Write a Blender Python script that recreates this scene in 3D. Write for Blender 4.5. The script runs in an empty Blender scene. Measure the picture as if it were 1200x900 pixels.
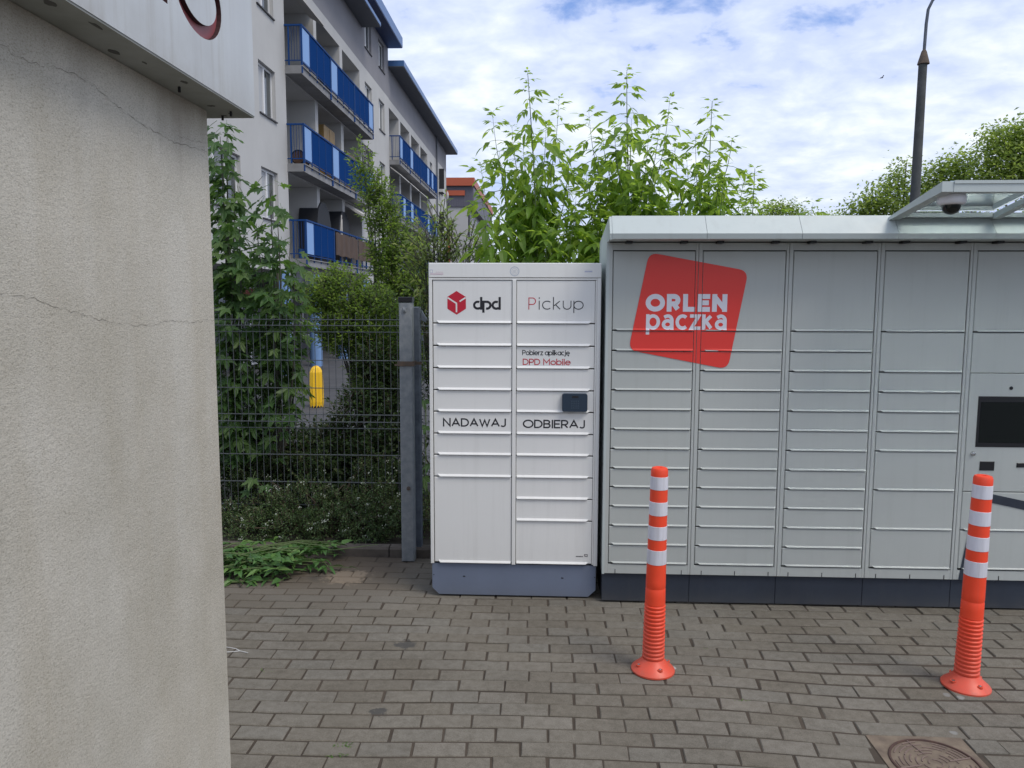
import bpy, bmesh, math, random
from mathutils import Vector, Matrix
rnd = random.Random(7)
R = math.radians
scene = bpy.context.scene
col = scene.collection

# ------------------------------------------------------------------ camera
F_PX, YAW, PITCH, ROLL, EYE = 912.64, 0.044028, 0.1063, 0.003286, 1.7
cd = bpy.data.cameras.new('camera')
cam = bpy.data.objects.new('camera', cd); col.objects.link(cam)
cd.sensor_fit = 'HORIZONTAL'; cd.sensor_width = 36.0; cd.lens = 36.0 * F_PX / 1200.0
cd.clip_start = 0.05; cd.clip_end = 3000
fw = Vector((-math.sin(YAW) * math.cos(PITCH), math.cos(YAW) * math.cos(PITCH), -math.sin(PITCH)))
rt = Vector((math.cos(YAW), math.sin(YAW), 0)); up = rt.cross(fw)
r2 = rt * math.cos(ROLL) + up * math.sin(ROLL); u2 = up * math.cos(ROLL) - rt * math.sin(ROLL)
m = Matrix((r2, u2, -fw)).transposed().to_4x4(); m.translation = Vector((0, 0, EYE))
cam.matrix_world = m
scene.camera = cam

# ------------------------------------------------------------------ sky
SUN_EL, SUN_AZ = R(56), R(128)          # azimuth measured from +Y towards +X
w = bpy.data.worlds.new("World"); scene.world = w; w.use_nodes = True
nt = w.node_tree; nt.nodes.clear()
def N(t, k, **kw):
    n = t.nodes.new(k)
    for a, b in kw.items(): setattr(n, a, b)
    return n
def ramp(t, stops, fac, interp='LINEAR'):
    n = N(t, 'ShaderNodeValToRGB'); n.color_ramp.interpolation = interp
    e = n.color_ramp.elements
    while len(e) < len(stops): e.new(0.5)
    for k, (p, c) in enumerate(stops):
        e[k].position = p; e[k].color = (c[0], c[1], c[2], 1) if not isinstance(c, (int, float)) else (c, c, c, 1)
    if fac is not None: t.links.new(fac, n.inputs[0])
    return n
def mathn(t, op, a, b=None, clamp=False):
    n = N(t, 'ShaderNodeMath', operation=op, use_clamp=clamp)
    for k, v in ((0, a), (1, b)):
        if v is None: continue
        if isinstance(v, (int, float)): n.inputs[k].default_value = v
        else: t.links.new(v, n.inputs[k])
    return n.outputs[0]
tc = N(nt, 'ShaderNodeTexCoord'); sep = N(nt, 'ShaderNodeSeparateXYZ')
nt.links.new(tc.outputs['Generated'], sep.inputs[0])
zc = mathn(nt, 'ADD', mathn(nt, 'MAXIMUM', sep.outputs[2], 0.0), 0.30)
cx = mathn(nt, 'DIVIDE', sep.outputs[0], zc); cy = mathn(nt, 'DIVIDE', sep.outputs[1], zc)
cmb = N(nt, 'ShaderNodeCombineXYZ'); nt.links.new(cx, cmb.inputs[0]); nt.links.new(cy, cmb.inputs[1])
mp = N(nt, 'ShaderNodeMapping'); nt.links.new(cmb.outputs[0], mp.inputs[0])
mp.inputs['Rotation'].default_value = (0, 0, R(20)); mp.inputs['Scale'].default_value = (1.5, 1.75, 1); mp.inputs['Location'].default_value = (3.1, 1.7, 0)
def noise(t, vec, scale, det=6, rough=.55, dist=0.0):
    n = N(t, 'ShaderNodeTexNoise'); n.inputs['Scale'].default_value = scale; n.inputs['Detail'].default_value = det
    n.inputs['Roughness'].default_value = rough; n.inputs['Distortion'].default_value = dist
    if vec is not None: t.links.new(vec, n.inputs['Vector'])
    return n.outputs['Fac']
n1 = noise(nt, mp.outputs[0], 0.9, 6, .55, .2)
n2 = noise(nt, mp.outputs[0], 5.6, 7, .56, .2)
dens = mathn(nt, 'ADD', mathn(nt, 'MULTIPLY', n1, .55), mathn(nt, 'MULTIPLY', n2, .45))
cloud = ramp(nt, [(0.38, (.52, .62, .90)), (0.46, (.61, .70, .93)), (0.54, (.74, .82, .98)), (0.62, (.90, .95, 1.0))], dens)
cover = ramp(nt, [(0.35, 0.10), (0.425, 1.0)], dens)
sky = N(nt, 'ShaderNodeTexSky', sky_type='NISHITA'); sky.sun_disc = False; sky.air_density = 1.3; sky.dust_density = 0.2; sky.ozone_density = 5.0
sky.sun_elevation = SUN_EL; sky.sun_rotation = SUN_AZ
bg1 = N(nt, 'ShaderNodeBackground'); bg1.inputs[1].default_value = 0.12; tint = N(nt, 'ShaderNodeMixRGB', blend_type='MULTIPLY'); tint.inputs[0].default_value = 1; tint.inputs[2].default_value = (.95, .98, 1.25, 1)
nt.links.new(sky.outputs[0], tint.inputs[1]); nt.links.new(tint.outputs[0], bg1.inputs[0])
bg2 = N(nt, 'ShaderNodeBackground'); bg2.inputs[1].default_value = .98; nt.links.new(cloud.outputs[0], bg2.inputs[0])
mx = N(nt, 'ShaderNodeMixShader'); nt.links.new(cover.outputs[0], mx.inputs[0])
nt.links.new(bg1.outputs[0], mx.inputs[1]); nt.links.new(bg2.outputs[0], mx.inputs[2])
wo = N(nt, 'ShaderNodeOutputWorld'); nt.links.new(mx.outputs[0], wo.inputs[0])

# ------------------------------------------------------------------ sun (thin overcast: weak and very soft)
sl = bpy.data.lights.new('sun', 'SUN'); sl.energy = 1.7; sl.angle = R(25); sl.color = (1.0, .93, .82)
so = bpy.data.objects.new('sun', sl); col.objects.link(so)
sd = Vector((math.sin(SUN_AZ) * math.cos(SUN_EL), math.cos(SUN_AZ) * math.cos(SUN_EL), math.sin(SUN_EL)))
so.rotation_euler = sd.to_track_quat('Z', 'Y').to_euler(); so.location = (0, 0, 30)
scene.view_settings.view_transform = 'Standard'; scene.view_settings.look = 'None'
scene.view_settings.exposure = 0.2; scene.view_settings.gamma = 1.0
scene.render.engine = 'CYCLES'

# ------------------------------------------------------------------ materials
def mat(name, c, rough=.6, metal=0.0, var=0.0, vscale=3.0, c2=None, bump=0.0, bscale=60.0, spec=.5, det=4, vec='Object', stretch=None, coat=0.0):
    mt = bpy.data.materials.new(name); mt.use_nodes = True
    t = mt.node_tree; b = t.nodes['Principled BSDF']
    b.inputs['Roughness'].default_value = rough; b.inputs['Metallic'].default_value = metal
    b.inputs['Specular IOR Level'].default_value = spec
    b.inputs['Coat Weight'].default_value = coat
    b.inputs['Base Color'].default_value = (*c, 1)
    tcn = N(t, 'ShaderNodeTexCoord'); v = tcn.outputs[vec]
    if stretch:
        mpn = N(t, 'ShaderNodeMapping'); mpn.inputs['Scale'].default_value = stretch; t.links.new(v, mpn.inputs[0]); v = mpn.outputs[0]
    if var > 0 or c2:
        n = noise(t, v, vscale, det, .6)
        a = c2 or tuple(x * (1 - var) for x in c); bb = c if c2 else tuple(min(1, x * (1 + var)) for x in c)
        rp = ramp(t, [(.32, a), (.68, bb)], n); t.links.new(rp.outputs[0], b.inputs['Base Color'])
    if bump > 0:
        n = noise(t, tcn.outputs[vec], bscale, 3, .6); bp = N(t, 'ShaderNodeBump'); bp.inputs['Strength'].default_value = bump
        bp.inputs['Distance'].default_value = .002; t.links.new(n, bp.inputs['Height']); t.links.new(bp.outputs[0], b.inputs['Normal'])
    return mt

def weather(mt, dirt=(.20, .18, .14), z0=.18, zr=.5, amount=.35, streak=.12):
    """rain streaks and dust settled low down, laid over the paint colour by world position"""
    t = mt.node_tree; b = t.nodes['Principled BSDF']; src = b.inputs['Base Color'].links[0].from_socket if b.inputs['Base Color'].links else None
    g = N(t, 'ShaderNodeNewGeometry'); mpn = N(t, 'ShaderNodeMapping'); mpn.inputs['Scale'].default_value = (22, 22, 1.1); t.links.new(g.outputs['Position'], mpn.inputs[0])
    st = noise(t, mpn.outputs[0], 1.0, 5, .65); sp_ = noise(t, g.outputs['Position'], 9, 6, .7)
    sz_ = N(t, 'ShaderNodeSeparateXYZ'); t.links.new(g.outputs['Position'], sz_.inputs[0])
    low = mathn(t, 'MULTIPLY', mathn(t, 'SUBTRACT', z0 + zr, sz_.outputs[2]), 1 / zr, True)
    a = mathn(t, 'MULTIPLY', mathn(t, 'MULTIPLY', low, low), mathn(t, 'MULTIPLY', sp_, amount))
    s1 = ramp(t, [(.52, 0.0), (.72, streak)], st)
    f = mathn(t, 'ADD', a, s1.outputs[0], True)
    mx_ = N(t, 'ShaderNodeMixRGB'); t.links.new(f, mx_.inputs[0])
    if src is not None: t.links.new(src, mx_.inputs[1])
    else: mx_.inputs[1].default_value = b.inputs['Base Color'].default_value
    mx_.inputs[2].default_value = (*dirt, 1); t.links.new(mx_.outputs[0], b.inputs['Base Color'])
    rg = ramp(t, [(.3, b.inputs['Roughness'].default_value - .05), (.7, b.inputs['Roughness'].default_value + .18)], sp_); t.links.new(rg.outputs[0], b.inputs['Roughness'])

def leafmat(name, c, tr, amount=.45, rough=.45):
    mt = bpy.data.materials.new(name); mt.use_nodes = True
    t = mt.node_tree; b = t.nodes['Principled BSDF']; out = t.nodes['Material Output']
    b.inputs['Roughness'].default_value = rough; b.inputs['Specular IOR Level'].default_value = .35
    g = N(t, 'ShaderNodeNewGeometry'); oi = N(t, 'ShaderNodeObjectInfo')
    rn = mathn(t, 'FRACT', mathn(t, 'ADD', g.outputs['Random Per Island'], oi.outputs['Random']))
    rp = ramp(t, [(0, tuple(x * .62 for x in c)), (.6, c), (1, (c[0] * 1.7, c[1] * 1.3, c[2] * 1.25))], rn)
    rt_ = ramp(t, [(0, tuple(x * .65 for x in tr)), (1, (tr[0] * 1.25, tr[1] * 1.1, tr[2]))], rn)
    t.links.new(rp.outputs[0], b.inputs['Base Color'])
    tl = N(t, 'ShaderNodeBsdfTranslucent'); t.links.new(rt_.outputs[0], tl.inputs[0])
    mxs = N(t, 'ShaderNodeMixShader'); mxs.inputs[0].default_value = amount
    t.links.new(b.outputs[0], mxs.inputs[1]); t.links.new(tl.outputs[0], mxs.inputs[2]); t.links.new(mxs.outputs[0], out.inputs[0])
    return mt

M = {}
M['dpd_white'] = mat('powder_white', (.76, .76, .745), .42, var=.015, vscale=1.5, bump=.06, bscale=400)
M['dpd_frame'] = mat('powder_white_frame', (.77, .77, .75), .4, bump=.05, bscale=400)
M['dpd_base'] = mat('slate_blue_paint', (.145, .175, .245), .5, var=.05, vscale=4)
M['grey_door'] = mat('grey_green_door_paint', (.44, .465, .445), .42, var=.02, vscale=2, bump=.05, bscale=400)
M['grey_frame'] = mat('grey_green_frame_paint', (.455, .48, .46), .4, bump=.05, bscale=400)
M['hood'] = mat('pale_grey_hood_paint', (.47, .52, .51), .38, var=.02, vscale=2)
M['navy'] = mat('dark_slate_paint', (.022, .030, .046), .55, var=.12, vscale=3)
M['black'] = mat('black_plastic', (.008, .008, .010), .4)
M['dark'] = mat('dark_gap', (.012, .012, .013), .8)
M['red'] = mat('red_film', (.74, .042, .030), .42)
M['dpd_red'] = mat('red_print', (.52, .012, .035), .45)
M['ink'] = mat('black_print', (.012, .012, .018), .5)
M['white_film'] = mat('white_film', (.70, .70, .76), .45)
M['pinkmark'] = mat('pink_sticker_print', (.62, .42, .50), .5)
M['bluemark'] = mat('blue_sticker_print', (.33, .36, .55), .5)
M['emblem'] = mat('pale_grey_emblem', (.52, .55, .60), .5)
M['keypad'] = mat('keypad_plastic', (.018, .035, .06), .4)
M['key'] = mat('keypad_key', (.035, .06, .09), .5)
M['screen'] = mat('screen_glass', (.006, .009, .008), .12, spec=.5)
M['chrome'] = mat('lock_metal', (.55, .55, .55), .25, metal=1)
M['orange'] = mat('orange_plastic', (.86, .065, .020), .42, var=.06, vscale=6)
def band_mat():
    mt = mat('reflective_band', (.66, .66, .72), .35, var=.08, vscale=9, stretch=(5, 5, .4)); return mt
M['band'] = band_mat()
M['galv'] = mat('galvanised_steel', (.29, .305, .315), .55, metal=.1, c2=(.19, .21, .23), vscale=22, det=6)
M['galv_dark'] = mat('weathered_steel', (.13, .155, .19), .6, metal=.15, c2=(.07, .085, .11), vscale=14)
M['rust'] = mat('rusty_band', (.13, .09, .065), .9, c2=(.08, .065, .055), vscale=30)
M['wire'] = mat('fence_wire_coating', (.085, .095, .105), .5, metal=.2)
M['wood'] = mat('bark', (.10, .075, .05), .9, c2=(.05, .04, .03), vscale=12)
M['twig'] = mat('green_stem', (.10, .14, .05), .7)
M['greytwig'] = mat('grey_stem', (.09, .085, .07), .8)
M['soil'] = mat('soil', (.045, .036, .026), 1, c2=(.02, .017, .012), vscale=9, bump=.6, bscale=40)
M['curb'] = mat('curb_concrete', (.12, .10, .085), .95, c2=(.065, .055, .045), vscale=9, bump=.5, bscale=90)
M['bwall'] = mat('grey_white_render', (.50, .495, .48), .9, var=.05, vscale=.8, bump=.25, bscale=30)
M['battic'] = mat('purple_grey_render', (.25, .245, .262), .9, var=.05, vscale=.8, bump=.25, bscale=30)
M['binner'] = mat('loggia_render', (.36, .36, .34), .95)
M['slab'] = mat('balcony_concrete', (.30, .30, .31), .9, c2=(.20, .20, .20), vscale=1.7)
M['blue'] = mat('blue_steel_paint', (.012, .055, .19), .7, spec=.15)
M['bluepanel'] = mat('dark_blue_panel', (.005, .042, .17), .9, spec=.03)
M['lightpanel'] = mat('pale_blue_panel', (.24, .40, .70), .6, spec=.2)
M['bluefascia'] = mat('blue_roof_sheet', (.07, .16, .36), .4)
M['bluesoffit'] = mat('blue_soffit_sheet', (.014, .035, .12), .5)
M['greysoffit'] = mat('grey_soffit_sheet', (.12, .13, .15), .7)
M['winframe'] = mat('white_window_frame', (.72, .72, .72), .4)
M['glass'] = mat('window_glass', (.05, .06, .065), .08, spec=.6)
M['curtain'] = mat('pale_curtain', (.42, .43, .44), .7)
M['sill'] = mat('dark_window_sill', (.03, .025, .025), .5)
M['column'] = mat('blue_column_paint', (.17, .29, .52), .5, var=.06)
M['shop'] = mat('dark_shop_wall', (.06, .062, .07), .6, c2=(.03, .03, .035), vscale=2)
M['redroof'] = mat('orange_red_roof_sheet', (.42, .085, .035), .5)
M['purple'] = mat('ribbed_grey_cladding', (.12, .115, .145), .6)
M['farwall'] = mat('far_white_render', (.44, .43, .42), .9)
M['yellow'] = mat('yellow_plastic', (.80, .48, .012), .5)
M['brown'] = mat('brown_cloth', (.105, .068, .05), .9, c2=(.075, .05, .04), vscale=3)
M['barrel'] = mat('barrel_wood', (.20, .11, .065), .7, c2=(.11, .06, .035), vscale=6, stretch=(6, 1, 1))
M['cabinet'] = mat('amber_wood', (.26, .16, .05), .6, var=.2, vscale=4)
M['card'] = mat('tan_board', (.27, .21, .14), .8)
M['cover'] = mat('black_cover', (.015, .017, .022), .7)
M['bucket'] = mat('blue_bucket', (.03, .11, .33), .4)
M['awn'] = mat('off_white_fabric', (.50, .48, .45), .8)
M['poleconc'] = mat('lamp_post_concrete', (.085, .09, .09), .9, c2=(.055, .06, .06), vscale=6)
M['whiteplastic'] = mat('white_plastic', (.72, .72, .74), .35)
M['string'] = mat('white_plastic_tie', (.6, .6, .6), .5)
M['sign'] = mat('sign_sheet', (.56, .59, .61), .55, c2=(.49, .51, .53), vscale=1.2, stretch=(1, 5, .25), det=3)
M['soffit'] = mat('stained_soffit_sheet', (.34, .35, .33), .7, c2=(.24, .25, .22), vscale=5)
M['letter'] = mat('faded_red_letter', (.30, .075, .085), .5, var=.08, vscale=6)
M['stain'] = mat('peeled_patch', (.09, .09, .08), .9)
M['crack'] = mat('crack_shadow_dirt', (.16, .145, .12), .95)
M['letterside'] = mat('dark_letter_return', (.035, .010, .012), .6)
M['asphalt'] = mat('asphalt', (.075, .075, .08), .9, c2=(.05, .05, .055), vscale=1.2, bump=.4, bscale=60)
M['ground'] = mat('ground_concrete', (.13, .125, .11), .95, c2=(.08, .078, .07), vscale=.6)
M['bird'] = mat('bird_feathers', (.02, .02, .025), .8)
M['iron'] = mat('rusty_iron', (.10, .055, .040), .85, c2=(.055, .032, .028), vscale=25)
M['ironrib'] = mat('worn_iron_rib', (.17, .12, .10), .7)
M['sand'] = mat('joint_sand', (.21, .165, .12), 1, c2=(.12, .09, .07), vscale=14, bump=.6, bscale=120)
M['chip'] = mat('white_paint_spill', (.45, .46, .47), .8)
M['lf_elder'] = leafmat('box_elder_leaf', (.16, .28, .045), (.44, .68, .09), .55)
M['lf_maple'] = leafmat('norway_maple_leaf', (.07, .14, .045), (.18, .36, .06), .4)
M['lf_privet'] = leafmat('privet_leaf', (.13, .22, .05), (.30, .48, .08), .5)
M['lf_dark'] = leafmat('dark_shrub_leaf', (.048, .085, .034), (.09, .18, .04), .3)
M['lf_cover'] = leafmat('groundcover_leaf', (.085, .145, .055), (.13, .24, .06), .3)
M['lf_pale'] = leafmat('pale_willow_leaf', (.20, .27, .09), (.34, .50, .11), .5)
M['lf_far'] = leafmat('far_tree_leaf', (.17, .25, .07), (.42, .60, .12), .55)
M['lf_cut'] = leafmat('cut_branch_leaf', (.085, .19, .05), (.12, .26, .05), .2)
M['flower'] = mat('white_flower', (.30, .32, .27), .8)
M['grass'] = leafmat('grass_blade', (.07, .16, .025), (.12, .25, .04), .3)

for k_ in ('dpd_white', 'dpd_frame'): weather(M[k_], (.34, .33, .30), .18, .35, .30, .10)
for k_ in ('grey_door', 'grey_frame', 'hood'): weather(M[k_], (.20, .195, .17), .15, .40, .25, .09)
for k_ in ('dpd_base', 'navy'): weather(M[k_], (.13, .12, .10), 0, .12, .5, .05)
weather(M['orange'], (.20, .13, .10), 0, .45, .75, .18); weather(M['band'], (.25, .22, .19), .3, .6, .5, .30)
weather(M['sign'], (.30, .28, .24), 2.3, .25, .7, .25)

# paving bricks: one material, tone per brick, brown dirt towards the kerb
def brickmat():
    mt = bpy.data.materials.new('concrete_paving_brick'); mt.use_nodes = True
    t = mt.node_tree; b = t.nodes['Principled BSDF']
    b.inputs['Roughness'].default_value = .88; b.inputs['Specular IOR Level'].default_value = .3
    g = N(t, 'ShaderNodeNewGeometry'); oi = N(t, 'ShaderNodeObjectInfo')
    rn = mathn(t, 'FRACT', mathn(t, 'ADD', g.outputs['Random Per Island'], oi.outputs['Random']))
    base = ramp(t, [(0, (.150, .134, .110)), (.25, (.162, .146, .122)), (.6, (.170, .155, .131)), (.85, (.168, .156, .135)), (1, (.186, .169, .144))], rn)
    pos = g.outputs['Position']
    nbig = noise(t, pos, 1.3, 4, .6); nsm = noise(t, pos, 260, 2, .7); nmid = noise(t, pos, 26, 5, .65)
    m1 = N(t, 'ShaderNodeMixRGB', blend_type='MULTIPLY'); m1.inputs[0].default_value = 1
    t.links.new(base.outputs[0], m1.inputs[1])
    sm = ramp(t, [(.25, (.70, .70, .70)), (.5, (1, 1, 1)), (.78, (1.35, 1.35, 1.33))], nsm); t.links.new(sm.outputs[0], m1.inputs[2])
    m2 = N(t, 'ShaderNodeMixRGB', blend_type='MULTIPLY'); m2.inputs[0].default_value = 1
    t.links.new(m1.outputs[0], m2.inputs[1])
    md = ramp(t, [(.3, (.80, .79, .77)), (.6, (1.06, 1.06, 1.06))], nmid); t.links.new(md.outputs[0], m2.inputs[2])
    m2b = N(t, 'ShaderNodeMixRGB', blend_type='MULTIPLY'); m2b.inputs[0].default_value = 1
    t.links.new(m2.outputs[0], m2b.inputs[1])
    mb = ramp(t, [(.35, (.86, .85, .83)), (.65, (1.08, 1.08, 1.07))], nbig); t.links.new(mb.outputs[0], m2b.inputs[2])
    # soil washed out of the bed along the kerb
    sp = N(t, 'ShaderNodeSeparateXYZ'); t.links.new(pos, sp.inputs[0])
    dy = mathn(t, 'MULTIPLY', mathn(t, 'SUBTRACT', sp.outputs[1], 4.02), 1.35)
    dx = mathn(t, 'MULTIPLY', mathn(t, 'ADD', sp.outputs[0], .55), -2.2, True)
    f = mathn(t, 'MULTIPLY', mathn(t, 'ADD', dy, mathn(t, 'MULTIPLY', mathn(t, 'SUBTRACT', nmid, .5), 1.2), True), dx, True)
    f = mathn(t, 'MULTIPLY', f, .85)
    m3 = N(t, 'ShaderNodeMixRGB'); t.links.new(f, m3.inputs[0]); t.links.new(m2b.outputs[0], m3.inputs[1]); m3.inputs[2].default_value = (.095, .073, .055, 1)
    # small dark oil spots and a sandy spill
    prev = m3.outputs[0]
    for (sx, sy, sr, cc) in ((-.69, 3.69, .05, (.05, .05, .05, 1)), (-.685, 3.05, .035, (.05, .05, .05, 1)), (-1.22, 4.62, .13, (.24, .19, .14, 1)), (1.755, 3.315, .016, (.24, .24, .23, 1)), (1.80, 3.29, .014, (.28, .28, .27, 1)), (1.63, 3.005, .014, (.26, .26, .25, 1)), (.60, 3.50, .018, (.5, .5, .5, 1))):
        dd = N(t, 'ShaderNodeVectorMath', operation='DISTANCE'); t.links.new(pos, dd.inputs[0]); dd.inputs[1].default_value = (sx, sy, 0)
        v = mathn(t, 'ADD', dd.outputs['Value'], mathn(t, 'MULTIPLY', mathn(t, 'SUBTRACT', nmid, .5), sr * 2.6))
        ff = ramp(t, [(sr * .75, .75), (sr * 1.1, 0.0)], v)
        mm = N(t, 'ShaderNodeMixRGB'); t.links.new(ff.outputs[0], mm.inputs[0]); t.links.new(prev, mm.inputs[1]); mm.inputs[2].default_value = cc
        prev = mm.outputs[0]
    t.links.new(prev, b.inputs['Base Color'])
    bp = N(t, 'ShaderNodeBump'); bp.inputs['Strength'].default_value = .5; bp.inputs['Distance'].default_value = .0015
    t.links.new(mathn(t, 'ADD', nsm, nmid), bp.inputs['Height']); t.links.new(bp.outputs[0], b.inputs['Normal'])
    return mt
M['brick'] = brickmat()
M['joint'] = mat('joint_soil', (.080, .062, .046), 1, c2=(.042, .032, .024), vscale=3.5, bump=.8, bscale=200, vec='Object')

def stuccomat():
    mt = bpy.data.materials.new('rough_stucco'); mt.use_nodes = True
    t = mt.node_tree; b = t.nodes['Principled BSDF']; b.inputs['Roughness'].default_value = .95; b.inputs['Specular IOR Level'].default_value = .2
    g = N(t, 'ShaderNodeNewGeometry'); pos = g.outputs['Position']
    ma = N(t, 'ShaderNodeMapping'); ma.inputs['Scale'].default_value = (1, .55, 1); t.links.new(pos, ma.inputs[0])
    grain = noise(t, ma.outputs[0], 330, 4, .75); mid = noise(t, ma.outputs[0], 140, 3, .65)
    ms = N(t, 'ShaderNodeMapping'); ms.inputs['Scale'].default_value = (1, 5, .55); t.links.new(pos, ms.inputs[0])
    streak = noise(t, ms.outputs[0], 1.4, 5, .55); big = noise(t, pos, 2.3, 4, .6)
    c0 = ramp(t, [(.28, (.475, .44, .368)), (.52, (.505, .475, .41)), (.75, (.525, .50, .44))], streak)
    c1 = ramp(t, [(.34, (.88, .87, .84)), (.62, (1.04, 1.04, 1.04))], big)
    c2 = ramp(t, [(.34, (.66, .65, .62)), (.47, (.99, .99, .99)), (.66, (1.14, 1.14, 1.14))], grain)
    a = N(t, 'ShaderNodeMixRGB', blend_type='MULTIPLY'); a.inputs[0].default_value = 1; t.links.new(c0.outputs[0], a.inputs[1]); t.links.new(c1.outputs[0], a.inputs[2])
    a2 = N(t, 'ShaderNodeMixRGB', blend_type='MULTIPLY'); a2.inputs[0].default_value = 1; t.links.new(a.outputs[0], a2.inputs[1]); t.links.new(c2.outputs[0], a2.inputs[2])
    # brown staining and painted soffit shade, with a ragged lower edge under the coping
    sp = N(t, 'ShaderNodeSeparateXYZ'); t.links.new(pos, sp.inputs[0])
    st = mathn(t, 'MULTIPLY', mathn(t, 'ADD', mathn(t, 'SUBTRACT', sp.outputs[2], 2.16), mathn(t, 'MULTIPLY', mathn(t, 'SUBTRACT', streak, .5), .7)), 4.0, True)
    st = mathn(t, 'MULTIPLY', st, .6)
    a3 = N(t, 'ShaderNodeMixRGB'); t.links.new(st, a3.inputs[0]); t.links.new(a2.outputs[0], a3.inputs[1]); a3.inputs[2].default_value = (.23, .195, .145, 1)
    t.links.new(a3.outputs[0], b.inputs['Base Color'])
    bp = N(t, 'ShaderNodeBump'); bp.inputs['Strength'].default_value = .75; bp.inputs['Distance'].default_value = .0024
    t.links.new(mathn(t, 'ADD', mathn(t, 'MULTIPLY', grain, .6), mid), bp.inputs['Height']); t.links.new(bp.outputs[0], b.inputs['Normal'])
    return mt
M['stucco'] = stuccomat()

# ------------------------------------------------------------------ mesh building
class MB:
    def __init__(s): s.v = []; s.f = []; s.mi = []; s.cur = 0
    def face(s, pts):
        k = len(s.v); s.v += [tuple(p) for p in pts]; s.f.append(tuple(range(k, k + len(pts)))); s.mi.append(s.cur)
    def faces(s, pts, fs):
        k = len(s.v); s.v += [tuple(p) for p in pts]
        for f in fs: s.f.append(tuple(k + i for i in f)); s.mi.append(s.cur)
    def box(s, x0, x1, y0, y1, z0, z1, M4=None):
        p = [(x0, y0, z0), (x1, y0, z0), (x1, y1, z0), (x0, y1, z0), (x0, y0, z1), (x1, y0, z1), (x1, y1, z1), (x0, y1, z1)]
        if M4 is not None: p = [tuple(M4 @ Vector(q)) for q in p]
        s.faces(p, [(0, 3, 2, 1), (4, 5, 6, 7), (0, 1, 5, 4), (1, 2, 6, 5), (2, 3, 7, 6), (3, 0, 4, 7)])
    def bbox(s, x0, x1, y0, y1, z0, z1, b=.004):
        """box with bevelled edges on the face towards -Y"""
        p = [(x0 + b, y0, z0 + b), (x1 - b, y0, z0 + b), (x1 - b, y0, z1 - b), (x0 + b, y0, z1 - b),
             (x0, y0 + b, z0), (x1, y0 + b, z0), (x1, y0 + b, z1), (x0, y0 + b, z1),
             (x0, y1, z0), (x1, y1, z0), (x1, y1, z1), (x0, y1, z1)]
        fs = [(0, 1, 2, 3), (0, 4, 5, 1), (1, 5, 6, 2), (2, 6, 7, 3), (3, 7, 4, 0),
              (4, 8, 9, 5), (5, 9, 10, 6), (6, 10, 11, 7), (7, 11, 8, 4), (8, 11, 10, 9)]
        s.faces(p, fs)
    def prism(s, prof, axis, a, b):
        """closed profile of 2-D points, extruded along an axis; for x: (y,z), y: (x,z), z: (x,y)"""
        def P(q, t):
            return (t, q[0], q[1]) if axis == 'x' else ((q[0], t, q[1]) if axis == 'y' else (q[0], q[1], t))
        n = len(prof); p = [P(q, a) for q in prof] + [P(q, b) for q in prof]
        fs = [tuple(range(n))[::-1], tuple(range(n, 2 * n))] + [(i, (i + 1) % n, n + (i + 1) % n, n + i) for i in range(n)]
        s.faces(p, fs)
    def tube(s, pts, rad, n=8, cap=True):
        pts = [Vector(p) for p in pts]; rs = rad if isinstance(rad, (list, tuple)) else [rad] * len(pts)
        k0 = len(s.v); prev = None
        for i, p in enumerate(pts):
            d = (pts[min(i + 1, len(pts) - 1)] - pts[max(i - 1, 0)])
            if d.length < 1e-9: d = Vector((0, 0, 1))
            d.normalize()
            a = prev if prev is not None else (Vector((1, 0, 0)) if abs(d.x) < .9 else Vector((0, 1, 0)))
            a = (a - d * a.dot(d)); a.normalize(); b = d.cross(a); prev = a
            for j in range(n):
                t = 2 * math.pi * j / n; s.v.append(tuple(p + (a * math.cos(t) + b * math.sin(t)) * rs[i]))
        for i in range(len(pts) - 1):
            for j in range(n):
                s.f.append((k0 + i * n + j, k0 + i * n + (j + 1) % n, k0 + (i + 1) * n + (j + 1) % n, k0 + (i + 1) * n + j)); s.mi.append(s.cur)
        if cap:
            s.f.append(tuple(k0 + j for j in range(n))[::-1]); s.mi.append(s.cur)
            e = k0 + (len(pts) - 1) * n; s.f.append(tuple(e + j for j in range(n))); s.mi.append(s.cur)
    def lathe(s, prof, c=(0, 0, 0), n=24, axis='z', cap=True):
        k0 = len(s.v)
        for r, h in prof:
            for j in range(n):
                t = 2 * math.pi * j / n; a, b = r * math.cos(t), r * math.sin(t)
                q = (a, b, h) if axis == 'z' else ((a, h, b) if axis == 'y' else (h, a, b))
                s.v.append((c[0] + q[0], c[1] + q[1], c[2] + q[2]))
        for i in range(len(prof) - 1):
            for j in range(n):
                s.f.append((k0 + i * n + j, k0 + i * n + (j + 1) % n, k0 + (i + 1) * n + (j + 1) % n, k0 + (i + 1) * n + j)); s.mi.append(s.cur)
        if not cap: return
        s.f.append(tuple(k0 + j for j in range(n))[::-1]); s.mi.append(s.cur)
        e = k0 + (len(prof) - 1) * n; s.f.append(tuple(e + j for j in range(n))); s.mi.append(s.cur)
    def mesh(s, name, m, smooth=False, off=(0, 0, 0)):
        me = bpy.data.meshes.new(name)
        me.from_pydata([(a - off[0], b - off[1], c - off[2]) for a, b, c in s.v], [], s.f)
        for q in (m if isinstance(m, (list, tuple)) else [m]): me.materials.append(q)
        if isinstance(m, (list, tuple)): me.polygons.foreach_set('material_index', s.mi)
        me.update()
        if smooth:
            me.polygons.foreach_set('use_smooth', [True] * len(me.polygons))
            try: me.set_sharp_from_angle(angle=R(40))
            except Exception: pass
        return me
def worldloc(o):
    v = Vector((0, 0, 0))
    while o is not None: v = v + o.location; o = o.parent
    return v
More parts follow.
